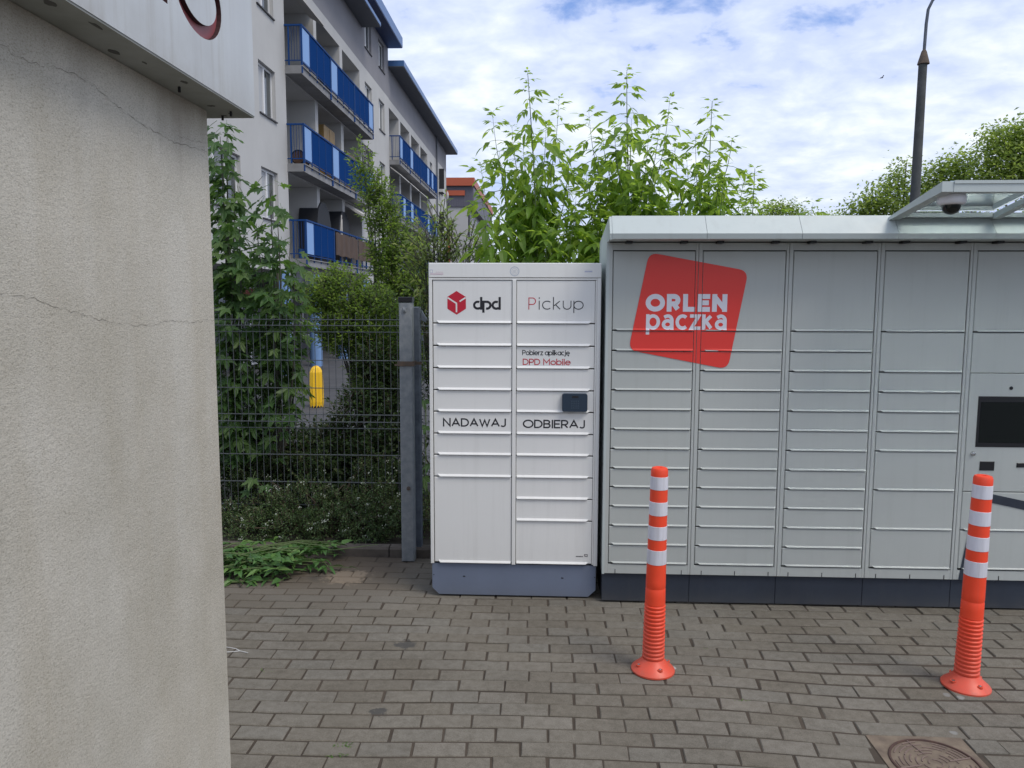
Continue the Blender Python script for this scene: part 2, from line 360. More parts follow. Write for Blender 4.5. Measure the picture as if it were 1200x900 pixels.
def link(name, me, parent=None, loc=None):
    o = bpy.data.objects.new(name, me); col.objects.link(o)
    if parent is not None: o.parent = parent
    if loc is not None: o.location = loc
    return o
def part(mb, name, m, parent, smooth=False, kind=None, label=None):
    o = link(name, mb.mesh(name, m, smooth, worldloc(parent)), parent)
    if kind: o['kind'] = kind
    if label: o['label'] = label
    return o
def tag(o, label=None, cat=None, group=None, kind=None):
    if label: o['label'] = label
    if cat: o['category'] = cat
    if group: o['group'] = group
    if kind: o['kind'] = kind
    return o
def thing(name, loc, label, cat, group=None):
    o = bpy.data.objects.new(name, None); o.empty_display_size = .1; col.objects.link(o); o.location = loc
    return tag(o, label, cat, group)
def single(mb, name, m, base, label=None, cat=None, group=None, kind=None, smooth=False):
    o = link(name, mb.mesh(name, m, smooth, base)); o.location = base
    return tag(o, label, cat, group, kind)

# ------------------------------------------------------------------ stroke lettering
def arc(cx_, cy_, rx, ry, a0, a1, n=12):
    return [(cx_ + rx * math.cos(R(a0 + (a1 - a0) * i / n)), cy_ + ry * math.sin(R(a0 + (a1 - a0) * i / n))) for i in range(n + 1)]
X = .70   # x-height
r_ = X / 2
G = {
 'A': (.86, [[(0, 0), (.42, 1), (.84, 0)], [(.24, .32), (.60, .32)]]),
 'B': (.66, [[(0, 0), (0, 1), (.34, 1)] + arc(.34, .76, .24, .24, 90, -90, 10) + [(0, .52)], [(.30, .52), (.36, .52)] + arc(.36, .26, .27, .26, 90, -90, 10) + [(0, 0)]]),
 'D': (.78, [[(0, 0), (0, 1), (.28, 1)] + arc(.28, .5, .48, .5, 90, -90, 16) + [(0, 0)]]),
 'E': (.56, [[(.54, 1), (0, 1), (0, 0), (.54, 0)], [(0, .51), (.46, .51)]]),
 'I': (.06, [[(.03, 0), (.03, 1)]]),
 'J': (.50, [[(.46, 1), (.46, .24)] + arc(.22, .24, .24, .24, 0, -150, 10)]),
 'L': (.52, [[(0, 1), (0, 0), (.50, 0)]]),
 'M': (.92, [[(0, 0), (0, 1), (.44, .35), (.88, 1), (.88, 0)]]),
 'N': (.76, [[(0, 0), (0, 1), (.72, 0), (.72, 1)]]),
 'O': (1.0, [arc(.5, .5, .5, .5, 90, 450, 28)]),
 'P': (.64, [[(0, 0), (0, 1), (.34, 1)] + arc(.34, .71, .29, .29, 90, -90, 12) + [(.0, .42)]]),
 'R': (.66, [[(0, 0), (0, 1), (.33, 1)] + arc(.33, .71, .29, .29, 90, -90, 12) + [(0, .42)], [(.30, .42), (.62, 0)]]),
 'W': (1.14, [[(0, 1), (.29, 0), (.56, .85), (.83, 0), (1.12, 1)]]),
 'a': (.70, [arc(r_, r_, r_, r_, 0, 360, 22), [(.70, 0), (.70, .70)]]),
 'b': (.70, [arc(r_, r_, r_, r_, 0, 360, 22), [(0, 0), (0, 1.02)]]),
 'c': (.60, [arc(r_, r_, r_, r_, 48, 312, 18)]),
 'd': (.70, [arc(r_, r_, r_, r_, 0, 360, 22), [(.70, 0), (.70, 1.05)]]),
 'e': (.70, [[(.02, .37), (.68, .37)] + arc(r_, r_, r_, r_, 0, 318, 20)]),
 'ę': (.70, [[(.02, .37), (.68, .37)] + arc(r_, r_, r_, r_, 0, 318, 20), [(.50, .02), (.44, -.10), (.52, -.2), (.60, -.18)]]),
 'i': (.06, [[(.03, 0), (.03, X)], [(.03, .93), (.03, .99)]]),
 'j': (.16, [[(.12, X), (.12, -.12), (.04, -.24), (-.05, -.24)], [(.12, .93), (.12, .99)]]),
 'k': (.52, [[(0, 0), (0, 1.02)], [(.48, X), (.05, .30)], [(.16, .40), (.50, 0)]]),
 'l': (.06, [[(.03, 1.02), (.03, 0)]]),
 'o': (.70, [arc(r_, r_, r_, r_, 90, 450, 22)]),
 'p': (.70, [arc(r_, r_, r_, r_, 0, 360, 22), [(0, -.28), (0, .70)]]),
 'r': (.32, [[(0, 0), (0, X)], [(0, .44)] + arc(.26, .42, .26, .26, 165, 75, 6)]),
 'u': (.58, [[(0, X), (0, .29)] + arc(.29, .29, .29, .29, 180, 360, 12) + [(.58, X)]]),
 'z': (.50, [[(.02, X), (.48, X), (.02, 0), (.50, 0)]]),
 ' ': (.22, []),
}
# bold lower-case a with a closed bowl and an arched top; open d and p with a gap for the locker logotype
G['@'] = (.60, [[(.06, .62)] + arc(.30, .44, .27, .26, 115, 0, 10) + [(.57, 0)], arc(.29, .21, .27, .21, 0, 360, 18)])
G['δ'] = (.70, [arc(r_, r_, r_, r_, 62, 298, 20) + [(.70, 0.02)], [(.70, 0.0), (.70, 1.08)]])
G['π'] = (.70, [[(0, -.30), (0, .70)], [(0.0, .70)] + arc(r_, r_, r_, r_, 90, -105, 18)])
G['Ř'] = (.66, [[(0, 0), (0, 1)], [(0, 1), (.33, 1)] + arc(.33, .71, .27, .29, 90, -90, 12) + [(0, .42)], [(.30, .44), (.60, 0)]])
G['Ň'] = (.74, [[(0, 0), (0, 1)], [(.0, .98), (.70, .02)], [(.70, 0), (.70, 1)]])
G['κ'] = (.50, [[(0, 0), (0, .70)], [(.46, .70), (.06, .34)], [(.14, .40), (.48, 0)]])
def strip(mb, pts, wd, y, plane='xz', closed=False, caps=False):
    """flat ribbon of width wd along pts (x,z) at depth y, mitred"""
    n = len(pts)
    P = [Vector(pts[0])]
    for p in pts[1:]:
        if (Vector(p) - P[-1]).length > 2e-4: P.append(Vector(p))
    n = len(P)
    if (P[0] - P[-1]).length < 1e-6: closed = True; P = P[:-1]; n = len(P)
    if not closed and caps:
        for e, q_ in ((0, 1), (-1, -2)):
            d_ = P[e] - P[q_]
            if min(abs(d_.x), abs(d_.y)) < 1e-6: P[e] = P[e] + d_.normalized() * wd / 2
    L, Rr = [], []
    for i in range(n):
        a = P[i - 1] if (i > 0 or closed) else None; b = P[(i + 1) % n] if (i < n - 1 or closed) else None
        d1 = (P[i] - a).normalized() if a is not None else (b - P[i]).normalized()
        d2 = (b - P[i]).normalized() if b is not None else d1
        n1_, n2_ = Vector((-d1.y, d1.x)), Vector((-d2.y, d2.x)); nn = n1_ + n2_
        if nn.length < .2: nn = n1_
        nn.normalize(); k = wd / 2 / max(.42, nn.dot(n1_))
        L.append(P[i] + nn * k); Rr.append(P[i] - nn * k)
    rng = range(n) if closed else range(n - 1)
    for i in rng:
        j = (i + 1) % n
        mb.face([(Rr[i].x, y, Rr[i].y), (Rr[j].x, y, Rr[j].y), (L[j].x, y, L[j].y), (L[i].x, y, L[i].y)])
def text_width(s, sp): return sum(G[c][0] + sp for c in s) - sp
def text(mb, s, x0, z0, h, width, y, wd, sp=.2):
    """text from x0 to x0+width, cap height h, stroke width wd (metres)"""
    tw = text_width(s, sp); kx = (width - wd) / tw; kz = (h - wd); x = x0 + wd / 2; q = 0
    for c in s:
        for st in G[c][1]:
            strip(mb, [(x + px * kx, z0 + wd / 2 + pz * kz) for px, pz in st], wd, y - .00012 * (q % 3), caps=True); q += 1
        x += (G[c][0] + sp) * kx

# ------------------------------------------------------------------ ground and paving
def gz(x, y):
    if y < 5.6: return -.03
    t = min(1, (y - 5.6) / 7.5); t = t * t * (3 - 2 * t)
    return -.03 - .36 * t
g = MB()
xs = [-600, -200, -60, -25, -12, -6, -3, 0, 3, 6, 12, 30, 80, 250, 600]
ys = [-500, -100, -20, -4, 0, 2.5, 5.6, 6.5, 7.5, 8.5, 9.5, 10.5, 11.5, 13.1, 20, 40, 80, 200, 700, 2000]
for i in range(len(xs) - 1):
    for j in range(len(ys) - 1):
        q = [(xs[i], ys[j]), (xs[i + 1], ys[j]), (xs[i + 1], ys[j + 1]), (xs[i], ys[j + 1])]
        g.face([(a, b, gz(a, b)) for a, b in q])
single(g, 'ground', M['asphalt'], (0, 0, 0), kind='structure')
g = MB()   # planting bed behind the kerb
for i in range(28):
    for j in range(6):
        def h(a, b): return .035 + .012 * math.sin(a * 7.1 + b * 3) + .01 * math.sin(b * 9 + a) if 0 < b < 6 else .03
        x0, x1 = -7 + i * .5, -6.5 + i * .5; y0, y1 = 5.10 + j * .5, 5.6 + j * .5
        dn = lambda b, j_: -.5 * max(0, (b - 6.6)) * .28
        g.face([(x0, y0, h(i, j) + dn(y0, j)), (x1, y0, h(i + 1, j) + dn(y0, j)), (x1, y1, h(i + 1, j + 1) + dn(y1, j)), (x0, y1, h(i, j + 1) + dn(y1, j))])
single(g, 'planting_bed', M['soil'], (0, 0, 0), kind='structure')

pav = MB(); pav.face([(-4, -1, -.0055), (5, -1, -.0055), (5, 5.12, -.0055), (-4, 5.12, -.0055)])
pavement = single(pav, 'pavement', M['joint'], (0, 0, 0), kind='structure')
PX, PY = .2055, .0985
def brick_mesh(k, cut=1.0):
    rr = random.Random(k); L, W, b = .1975 * cut, .0882, .0032
    p = []
    for (z, ins) in ((-.03, 0), (-b * 1.2, 0), (0, b)):
        for sx, sy in ((-1, -1), (1, -1), (1, 1), (-1, 1)):
            p.append((sx * (L / 2 - ins) + rr.uniform(-.001, .001), sy * (W / 2 - ins) + rr.uniform(-.0009, .0009), z + (rr.uniform(-.0008, .0008) if z == 0 else 0)))
    fs = [(8, 9, 10, 11)] + [(a, (a + 1) % 4, 4 + (a + 1) % 4, 4 + a) for a in range(4)] + [(4 + a, 4 + (a + 1) % 4, 8 + (a + 1) % 4, 8 + a) for a in range(4)]
    return p, fs
bv = [brick_mesh(k) for k in range(6)]
bms = []
for k in range(6):
    q = MB(); q.faces(*bv[k]); bms.append(q.mesh('brick', M['brick']))
def sm(a, b, x): t = max(0, min(1, (x - a) / (b - a))); return t * t * (3 - 2 * t)
def sag(x, y): return -.055 * sm(.55, 1.35, x) * (1 - sm(3.15, 3.95, y)) + .018 * math.sin(x * 1.7 + 1) * (1 - sm(3.6, 4.4, y)) + .006 * math.sin(x * 5 + y * 3)
MAN = (1.455, 2.79)                                   # manhole centre
bricks = []
for j in range(-2, 46):
    y = .62 + j * PY
    if y > 5.0: break
    for i in range(-20, 25):
        x = i * PX + (PX / 2 if j % 2 else 0) + .024 + rnd.uniform(-.003, .003) + .010 * math.sin(j * .5)
        yy = y + sag(x, y) + rnd.uniform(-.0016, .0016)
        ang = (sag(x + .1, y) - sag(x - .1, y)) / .2 + rnd.uniform(-.008, .008)
        bricks.append([x, yy, rnd.uniform(-.0032, .0016), ang, 1.0])
keep = []
for bk in bricks:
    x, y = bk[0], bk[1]
    if x < -3.8 or x > 4.8: continue
    if MAN[1] - .19 < y < MAN[1] + .19:               # bricks cut to the edge of the manhole bay
        L0, L1 = MAN[0] - .185, MAN[0] + .185
        a, b = x - .0995, x + .0995
        if a >= L0 and b <= L1: continue
        if b > L0 and a < L0: b = L0 - .004
        elif a < L1 and b > L1: a = L1 + .004
        if b - a < .025: continue
        if b - a < .198: bk[0] = (a + b) / 2; bk[4] = (b - a) / .199
    keep.append(bk)
# nearest visible ones first: those become single bricks
def vis(bk):
    x, y = bk[0], bk[1]
    px = 600 + 912 * (x + .044 * y) / max(.1, y); py = 353 + 912 * 1.7 / max(.1, y)
    if y < 2.5 or px > 1215 or px < 262 or py > 915: return False
    if y > 4.36 and x > -.66: return False
    return True
front = sorted([b for b in keep if vis(b)], key=lambda b: b[1])
for k, bk in enumerate(front[:300]):
    o = link('brick', bms[k % 6], pavement, (bk[0], bk[1], bk[2]))
    o.rotation_euler = (rnd.uniform(-.006, .006), rnd.uniform(-.004, .004), bk[3]); o.scale = (bk[4], 1, 1)
done = set(id(b) for b in front[:300])
q = MB()
for bk in keep:
    if id(bk) in done: continue
    p, fs = bv[rnd.randrange(6)]; ca, sa = math.cos(bk[3]), math.sin(bk[3])
    q.faces([(bk[0] + a * bk[4] * ca - b * sa, bk[1] + a * bk[4] * sa + b * ca, c + bk[2]) for a, b, c in p], fs)
part(q, 'brick_courses', M['brick'], pavement, kind='stuff')

# kerb along the bed: concrete lengths butted end to end
kerb = thing('kerb', (0, 5.05, 0), 'dark concrete kerb along the planting bed under the mesh fence', 'kerb')
jx = [-5.8, -4.9, -3.9, -2.92, -1.976, -1.037, -.10, .84, 1.78, 2.7]
for k in range(len(jx) - 1):
    q = MB(); a, b = jx[k] + .004, jx[k + 1] - .004; dz = rnd.uniform(-.004, .004)
    q.prism([(5.0, -.03), (5.0, .052 + dz), (5.012, .066 + dz), (5.07, .068 + dz), (5.08, .06 + dz), (5.08, -.03)], 'x', a, b)
    part(q, 'kerb_stone', M['curb'], kerb)

# manhole with a rusty ribbed cover
mh = thing('manhole', (MAN[0], MAN[1], 0), 'round rusty iron manhole cover set in the paving at the lower right', 'manhole cover')
q = MB(); q.box(MAN[0] - .183, MAN[0] + .183, MAN[1] - .183, MAN[1] + .183, -.03, -.0015); part(q, 'sand_bed', M['sand'], mh)
q = MB(); q.lathe([(.160, -.02), (.160, .002), (.157, .004), (.152, .004), (.150, -.002), (.0, -.002)], (MAN[0], MAN[1], 0), 48); part(q, 'cover', M['iron'], mh)
q = MB()
for rr_, cnt in ((.140, 9), (.122, 9), (.104, 7), (.086, 6), (.066, 5), (.046, 4), (.024, 3)):
    for k in range(cnt):
        a0 = 360 * k / cnt + rnd.uniform(0, 20); a1 = a0 + 360 / cnt * rnd.uniform(.5, .78)
        pts = [(MAN[0] + rr_ * math.cos(R(a0 + (a1 - a0) * t / 5)), MAN[1] + rr_ * math.sin(R(a0 + (a1 - a0) * t / 5)), -.0005) for t in range(6)]
        q.tube(pts, .0028, 5)
for a in (15, 105, 195, 285):
    q.tube([(MAN[0] + .06 * math.cos(R(a)), MAN[1] + .06 * math.sin(R(a)), 0), (MAN[0] + .15 * math.cos(R(a)), MAN[1] + .15 * math.sin(R(a)), 0)], .0036, 5)
part(q, 'cover_rib', M['ironrib'], mh)

# ------------------------------------------------------------------ grey parcel locker
def door_mesh(x0, x1, z0, z1, y, lip, notch, lx=.028, dep=.014, b=.003):
    """sheet-metal door: flat leaf plus a lip folded out along its bottom edge, notched at one end"""
    q = MB(); q.bbox(x0, x1, y, y + dep, z0 + .004, z1, b)
    a = x0 + (lx if notch == 'l' else .004); c = x1 - (lx if notch == 'r' else .004)
    t = lip * 1.15
    pr = [(y - .0002, z0 + .004 + t), (y - lip, z0 + .0045), (y - lip, z0 + .0015), (y + .004, z0 + .0015)]
    n = len(pr)
    A = [(a, p[0], p[1]) for p in pr]; C = [(c, p[0], p[1]) for p in pr]
    # the tapered end of the lip
    if notch == 'l': E_ = [(a - .014, y - .0002, z0 + .005 + t), (a - .014, y - .0012, z0 + .0115), (a - .014, y - .0012, z0 + .0095), (a - .014, y + .004, z0 + .0095)]; seq = [E_, A, C]
    else: E_ = [(c + .014, y - .0002, z0 + .005 + t), (c + .014, y - .0012, z0 + .0115), (c + .014, y - .0012, z0 + .0095), (c + .014, y + .004, z0 + .0095)]; seq = [A, C, E_]
    pts = seq[0] + seq[1] + seq[2]; fs = []
    for s_ in range(2):
        for i in range(n): fs.append((s_ * n + i, s_ * n + (i + 1) % n, (s_ + 1) * n + (i + 1) % n, (s_ + 1) * n + i))
    fs += [tuple(range(n))[::-1], tuple(range(2 * n, 3 * n))]
    q.faces(pts, fs)
    return q

YF = 4.27
lk = thing('parcel_locker', (1.77, 4.55, 0), 'long grey parcel locker bank with red rounded square logo and glass canopy', 'parcel locker')
CX = [.334 + .4795 * k for k in range(7)]             # column edges
ZD = [1.97, 1.54, 1.43, 1.322, 1.213, 1.104, .995, .886, .776, .67, .56, .45, .34, .233]
cols = {0: ZD, 1: ZD, 2: ZD, 3: [1.97, 1.54, 1.322, 1.213, 1.104, .995, .889, .672, .452, .233], 5: ZD}
q = MB()
q.prism([(4.284, .172), (4.284, 2.0), (4.86, 2.0), (4.86, .172)], 'x', CX[0] + .002, CX[6] - .002)
part(q, 'cabinet_body', M['dark'], lk)
for k in range(6):                                    # each column has its own frame; a fine seam between neighbours
    a, b = CX[k] + (.001 if k else 0), CX[k + 1] - .001
    q = MB()
    q.bbox(a, a + .0205, YF, YF + .02, .176, 2.014, .0015); q.bbox(b - .0135, b, YF, YF + .02, .176, 2.014, .0015)
    q.box(a + .0205, b - .0135, YF + .0005, YF + .02, 1.974, 2.013); q.box(a + .0205, b - .0135, YF + .0005, YF + .02, .177, .229)
    part(q, 'column_frame', M['grey_frame'], lk)
    q = MB()
    for t in (.06, .245, .43): q.box(a + t, a + t + .0035, YF - .0012, YF + .002, .178, .201)
    part(q, 'drain_slot', M['dark'], lk)
    if k in cols:
        z = cols[k]
        for i in range(len(z) - 1):
            d = door_mesh(a + .024, b - .0165, z[i + 1] + .0015, z[i] - .0015, YF + .0015, .0065, 'l')
            part(d, 'door', M['grey_door'], lk)
# side panel, back, roof and hood
q = MB()
prof = [(4.27, .172), (4.27, 2.016), (4.082, 2.016), (4.078, 2.046), (4.15, 2.139), (4.86, 2.055), (4.86, .172)]
q.prism(prof, 'x', CX[0] - .012, CX[0] + .0015); part(q, 'side_panel', M['hood'], lk)
q = MB(); q.prism(prof, 'x', CX[6] - .0015, CX[6] + .012); part(q, 'side_panel', M['hood'], lk)
q = MB(); q.box(CX[0], CX[6], 4.862, 4.875, .172, 2.05); part(q, 'back_panel', M['grey_frame'], lk)
for k in range(6):
    q = MB(); a, b = CX[k] + (.004 if k else .0016), CX[k + 1] - .0 + (.002 if k < 5 else -.002)
    q.prism([(4.268, 2.019), (4.08, 2.019), (4.074, 2.046), (4.15, 2.143), (4.858, 2.06), (4.858, 2.045), (4.16, 2.125), (4.095, 2.046), (4.10, 2.03), (4.268, 2.03)], 'x', a, b)
    part(q, 'hood_panel', M['hood'], lk)
q = MB()
for k in range(6):
    for t in (.085, .375): q.box(CX[k] + t, CX[k] + t + .034, 4.205, 4.262, 2.006, 2.0185)
part(q, 'hood_clip', M['black'], lk)
for k in range(6):
    q = MB(); a, b = CX[k] + (.0008 if k else -.01), CX[k + 1] - .0008 + (.01 if k == 5 else 0)
    q.bbox(a, b, 4.288, 4.84, .010, .1735, .002)
    for t in (.06, .245, .43): q.lathe([(.0, -.0016), (.0045, -.0014), (.005, 0)], (CX[k] + t, 4.288, .158), 8, 'y')
    part(q, 'plinth', M['navy'], lk)
# terminal column
a, b = CX[4] + .0245, CX[5] - .0175
for z0, z1 in ((1.541, 1.97), (.454, .672), (.235, .454)):
    part(door_mesh(a, b, z0 + .0015, z1 - .0015, YF + .0015, .0055, 'l'), 'door', M['grey_door'], lk)
q = MB(); q.bbox(a, b, YF + .0015, YF + .015, 1.3235, 1.5385, .003); part(q, 'blank_panel', M['grey_door'], lk)
q = MB(); q.bbox(a, b, YF + .0005, YF + .014, .6745, 1.3205, .003)
tp = part(q, 'terminal_panel', M['grey_door'], lk)
q = MB(); q.bbox(2.327, 2.655, YF - .003, YF + .012, .921, 1.198, .002); part(q, 'screen_bezel', M['black'], tp)
q = MB(); q.box(2.341, 2.641, YF - .0045, YF - .001, .945, 1.168); part(q, 'screen', M['screen'], tp)
q = MB(); q.lathe([(.0, -.0035), (.0085, -.003), (.010, 0)], (2.495, YF, 1.243), 16, 'y'); part(q, 'camera_lens', M['black'], tp)
q = MB(); q.lathe([(.002, -.012), (.009, -.011), (.012, -.007), (.0135, 0)], (2.317, YF, .884), 20, 'y'); part(q, 'lock', M['chrome'], tp, True)
q = MB(); q.bbox(2.357, 2.434, YF - .004, YF + .01, .792, .842, .002)
sc = part(q, 'card_reader', M['black'], tp)
q = MB(); q.bbox(2.552, 2.63, YF - .004, YF + .01, .811, .836, .002); part(q, 'receipt_slot', M['black'], tp)

# printed film laid over doors and frames: cut at every seam so it follows the steps
def film(mb_or_poly, name, m, parent, y, seamx, seamz_by_col, label=None, gap=.0016):
    bm = bmesh.new()
    vs, fs = mb_or_poly
    bv_ = [bm.verts.new(v) for v in vs]
    for f in fs:
        try: bm.faces.new([bv_[i] for i in f])
        except Exception: pass
    for x_ in seamx:
        for e in (-gap, gap): bmesh.ops.bisect_plane(bm, geom=bm.verts[:] + bm.edges[:] + bm.faces[:], plane_co=(x_ + e, 0, 0), plane_no=(1, 0, 0))
    for (xa, xb, zs) in seamz_by_col:
        for z_ in zs:
            for e in (-gap - .001, gap + .001):
                fsel = [f for f in bm.faces if xa < f.calc_center_median().x < xb]
                geo = list({v for f in fsel for v in f.verts}) + list({e_ for f in fsel for e_ in f.edges}) + fsel
                if fsel: bmesh.ops.bisect_plane(bm, geom=geo, plane_co=(0, 0, z_ + e), plane_no=(0, 0, 1))
    kill = []
    for f in bm.faces:
        c = f.calc_center_median()
        if any(abs(c.x - x_) < gap * .98 for x_ in seamx): kill.append(f); continue
        for (xa, xb, zs) in seamz_by_col:
            if xa < c.x < xb and any(abs(c.z - z_) < (gap + .001) * .98 for z_ in zs): kill.append(f); break
    bmesh.ops.delete(bm, geom=kill, context='FACES')
    for (xa, xb, zs) in seamz_by_col:                 # let the film ride over the folded lips
        for z_ in zs:
            for zz in (z_ + .006, z_ + .0143):
                fsel = [f for f in bm.faces if xa < f.calc_center_median().x < xb]
                if fsel: bmesh.ops.bisect_plane(bm, geom=list({v for f in fsel for v in f.verts}) + list({e_ for f in fsel for e_ in f.edges}) + fsel, plane_co=(0, 0, zz), plane_no=(0, 0, 1))
            for v in bm.verts:
                if xa + .026 < v.co.x < xb + .001 and z_ + .001 < v.co.z < z_ + .0143: v.co.y -= .0068 * min(1, (z_ + .0143 - v.co.z) / .0083)
    bm.normal_update()
    for f in bm.faces:
        if f.normal.y > 0: f.normal_flip()
    off = worldloc(parent)
    me = bpy.data.meshes.new(name); bmesh.ops.translate(bm, vec=-off, verts=bm.verts[:]); bm.to_mesh(me); bm.free(); me.materials.append(m)
    o = link(name, me, parent)
    if label: o['label'] = label
    return o
def rounded(pts, r, n=6):
    out = []
    P = [Vector(p) for p in pts]
    for i in range(len(P)):
        a, c, b = P[i - 1], P[i], P[(i + 1) % len(P)]
        d1 = (a - c).normalized(); d2 = (b - c).normalized(); s_, e_ = c + d1 * r, c + d2 * r
        for k in range(n + 1):
            t = k / n; out.append(tuple((1 - t) ** 2 * s_ + 2 * t * (1 - t) * c + t * t * e_))
    return out
SX = [CX[0] + .0222, CX[1] - .0158, CX[1], CX[1] + .0238, CX[2] - .0158, CX[2]]
SZ = [(CX[0] + .022, CX[1] - .0158, ZD[:4] ), (CX[1] + .0222, CX[2] - .0158, ZD[:4])]
pl = rounded([(.548, 1.962), (1.079, 1.864), (.986, 1.334), (.447, 1.436)], .052)
film(([(x, YF - .0012, z) for x, z in pl], [tuple(range(len(pl)))[::-1]]), 'logo_square', M['red'], lk, 0, SX, SZ)
def fan_text(s, x0, z0, h, wdt, y, wd, sp):
    t = MB(); text(t, s, x0, z0, h, wdt, y, wd, sp); return (t.v, t.f)
film(fan_text('OŘLEŇ', .535, 1.645, .095, .440, YF - .0018, .0262, .46), 'logo_lettering', M['white_film'], lk, 0, SX, SZ)
film(fan_text('p@czκ@', .539, 1.547, .112, .436, YF - .0018, .0185, .32), 'logo_lettering', M['white_film'], lk, 0, SX, SZ)
# navy outline of a tilted square round the terminal
A_, B_ = (2.353, .678), (2.72, .602)
outer = [(2.283, .178), A_, B_, (2.72, .553), (2.392, .622), (2.329, .178)]
SX2 = [CX[4] + .0242, CX[5] - .0172]
film(([(x, YF - .0016, z) for x, z in outer], [(0, 5, 4, 1), (1, 4, 3, 2)]), 'navy_outline', M['navy'], lk, 0, SX2, [(CX[4] + .0245, CX[5] - .018, [.672, .454, .235])])

# canopy: steel frame with glass over the terminal
cn0, cn1 = CX[3] - .028, CX[5] + .45
q = MB()
def arm(mbx, x0, x1, h=.045, w=0.0):
    P0 = (4.16, 2.128); P1 = (3.60, 2.232)
    mbx.prism([(P0[0], P0[1]), (P1[0], P1[1]), (P1[0], P1[1] - h), (P0[0], P0[1] - h + .03)], 'x', x0, x1)
arm(q, cn0, cn0 + .05); arm(q, cn0 + .05, cn0 + .085, .012); part(q, 'canopy_arm', M['hood'], lk)
q = MB(); arm(q, cn1 - .05, cn1); part(q, 'canopy_arm', M['hood'], lk)
q = MB(); q.box(cn0 + .0505, cn1 - .0505, 3.598, 3.66, 2.186, 2.228); q.box(cn0 + .0505, cn1 - .0505, 3.5935, 3.6, 2.222, 2.236); part(q, 'canopy_front_beam', M['hood'], lk)
q = MB(); q.box(cn0 + .0525, cn1 - .0505, 4.09, 4.145, 2.128, 2.15); part(q, 'canopy_back_beam', M['hood'], lk)
for xx in (CX[4] - .012, CX[5] - .012):
    q = MB(); q.prism([(4.088, 2.148), (3.662, 2.224), (3.662, 2.198), (4.088, 2.118)], 'x', xx, xx + .035); part(q, 'canopy_rafter', M['hood'], lk)
gm = bpy.data.materials.new('clear_canopy_glass'); gm.use_nodes = True
gb = gm.node_tree.nodes['Principled BSDF']; gb.inputs['Base Color'].default_value = (.80, .92, .90, 1); gb.inputs['Roughness'].default_value = .02
gb.inputs['Transmission Weight'].default_value = 1.0; gb.inputs['IOR'].default_value = 1.1
M['clear'] = gm
for xa, xb in ((cn0 + .054, CX[4] - .014), (CX[4] + .025, CX[5] - .014), (CX[5] + .025, cn1 - .052)):
    q = MB(); q.prism([(4.09, 2.156), (3.64, 2.2335), (3.64, 2.2395), (4.09, 2.162)], 'x', xa, xb); part(q, 'canopy_glass', M['clear'], lk)

# dome camera under the canopy corner
dc = (1.838, 3.70, 2.186)
dm = thing('dome_camera', dc, 'white dome security camera with black lens bubble under the canopy corner', 'security camera')
q = MB(); q.lathe([(.056, .0), (.060, -.006), (.060, -.034), (.054, -.042), (.043, -.046)], dc, 32); part(q, 'camera_housing', M['whiteplastic'], dm, True)
q = MB(); q.lathe([(.041, -.046), (.040, -.056), (.035, -.070), (.025, -.081), (.012, -.087), (.001, -.089)], dc, 28); part(q, 'lens_bubble', M['screen'], dm, True)

# ------------------------------------------------------------------ white parcel locker
YD = 4.32
wl = thing('parcel_locker', (-.178, 4.55, 0), 'narrow white parcel locker with red cube logo and slate blue plinth', 'parcel locker')
q = MB(); q.box(-.652, .296, 4.335, 4.80, .200, 1.90); part(q, 'cabinet_body', M['dark'], wl)
q = MB(); q.box(-.6545, -.6522, YD + .004, 4.805, .197, 1.906); q.box(.2962, .2985, YD + .004, 4.805, .197, 1.906)
q.box(-.6522, .2962, 4.801, 4.806, .197, 1.906); q.box(-.6522, .2962, YD + .0206, 4.8, 1.9012, 1.9058); part(q, 'side_panel', M['dpd_white'], wl)
q = MB(); q.bbox(-.6535, .2975, YD, YD + .02, 1.827, 1.9075, .003)
part(q, 'top_panel', M['dpd_frame'], wl)
q = MB()
q.bbox(-.6535, -.636, YD + .001, YD + .02, .198, 1.825, .0015); q.bbox(.2765, .2975, YD + .001, YD + .02, .198, 1.825, .0015)
q.bbox(-.1895, -.1685, YD - .001, YD + .02, .198, 1.816, .0015)
q.box(-.636, .2765, YD + .002, YD + .02, 1.8155, 1.8245)
part(q, 'column_frame', M['dpd_frame'], wl)
zl = [1.8135, 1.574, 1.449, 1.324, 1.2, 1.078, .953, .831, .705, .202]
zr = [1.8135, 1.574, 1.449, 1.324, 1.2, 1.078, .953, .831, .705, .581, .455, .204]
for i in range(len(zl) - 1): part(door_mesh(-.632, -.192, zl[i + 1] + .001, zl[i] - .0015, YD + .006, .0095, 'l', .034), 'door', M['dpd_white'], wl)
kd = None
for i in range(len(zr) - 1):
    d = part(door_mesh(-.166, .266, zr[i + 1] + .001, zr[i] - .0015, YD + .006, .0095, 'r', .034), 'door', M['dpd_white'], wl)
    if i == 4: kd = d
q = MB(); q.bbox(.2675, .2755, YD + .003, YD + .018, .204, 1.8135, .001); part(q, 'hinge_strip', M['dpd_frame'], wl)
q = MB(); q.prism([(-.648, .196), (-.648, .052), (-.610, .012), (.250, .012), (.292, .052), (.292, .196)], 'y', YD + .012, 4.78)
part(q, 'plinth', M['dpd_base'], wl)
q = MB()
for sx in (-.47, .095): q.box(sx, sx + .013, YD + .0105, YD + .013, .118, .123)
for sx in (-.642, .283): q.box(sx, sx + .006, YD + .0105, YD + .013, .125, .129)
part(q, 'plinth_bolt', M['dark'], wl)
q = MB(); q.box(-.60, .25, YD + .04, 4.75, 0, .012); part(q, 'foot', M['black'], wl)
yl = YD + .0053
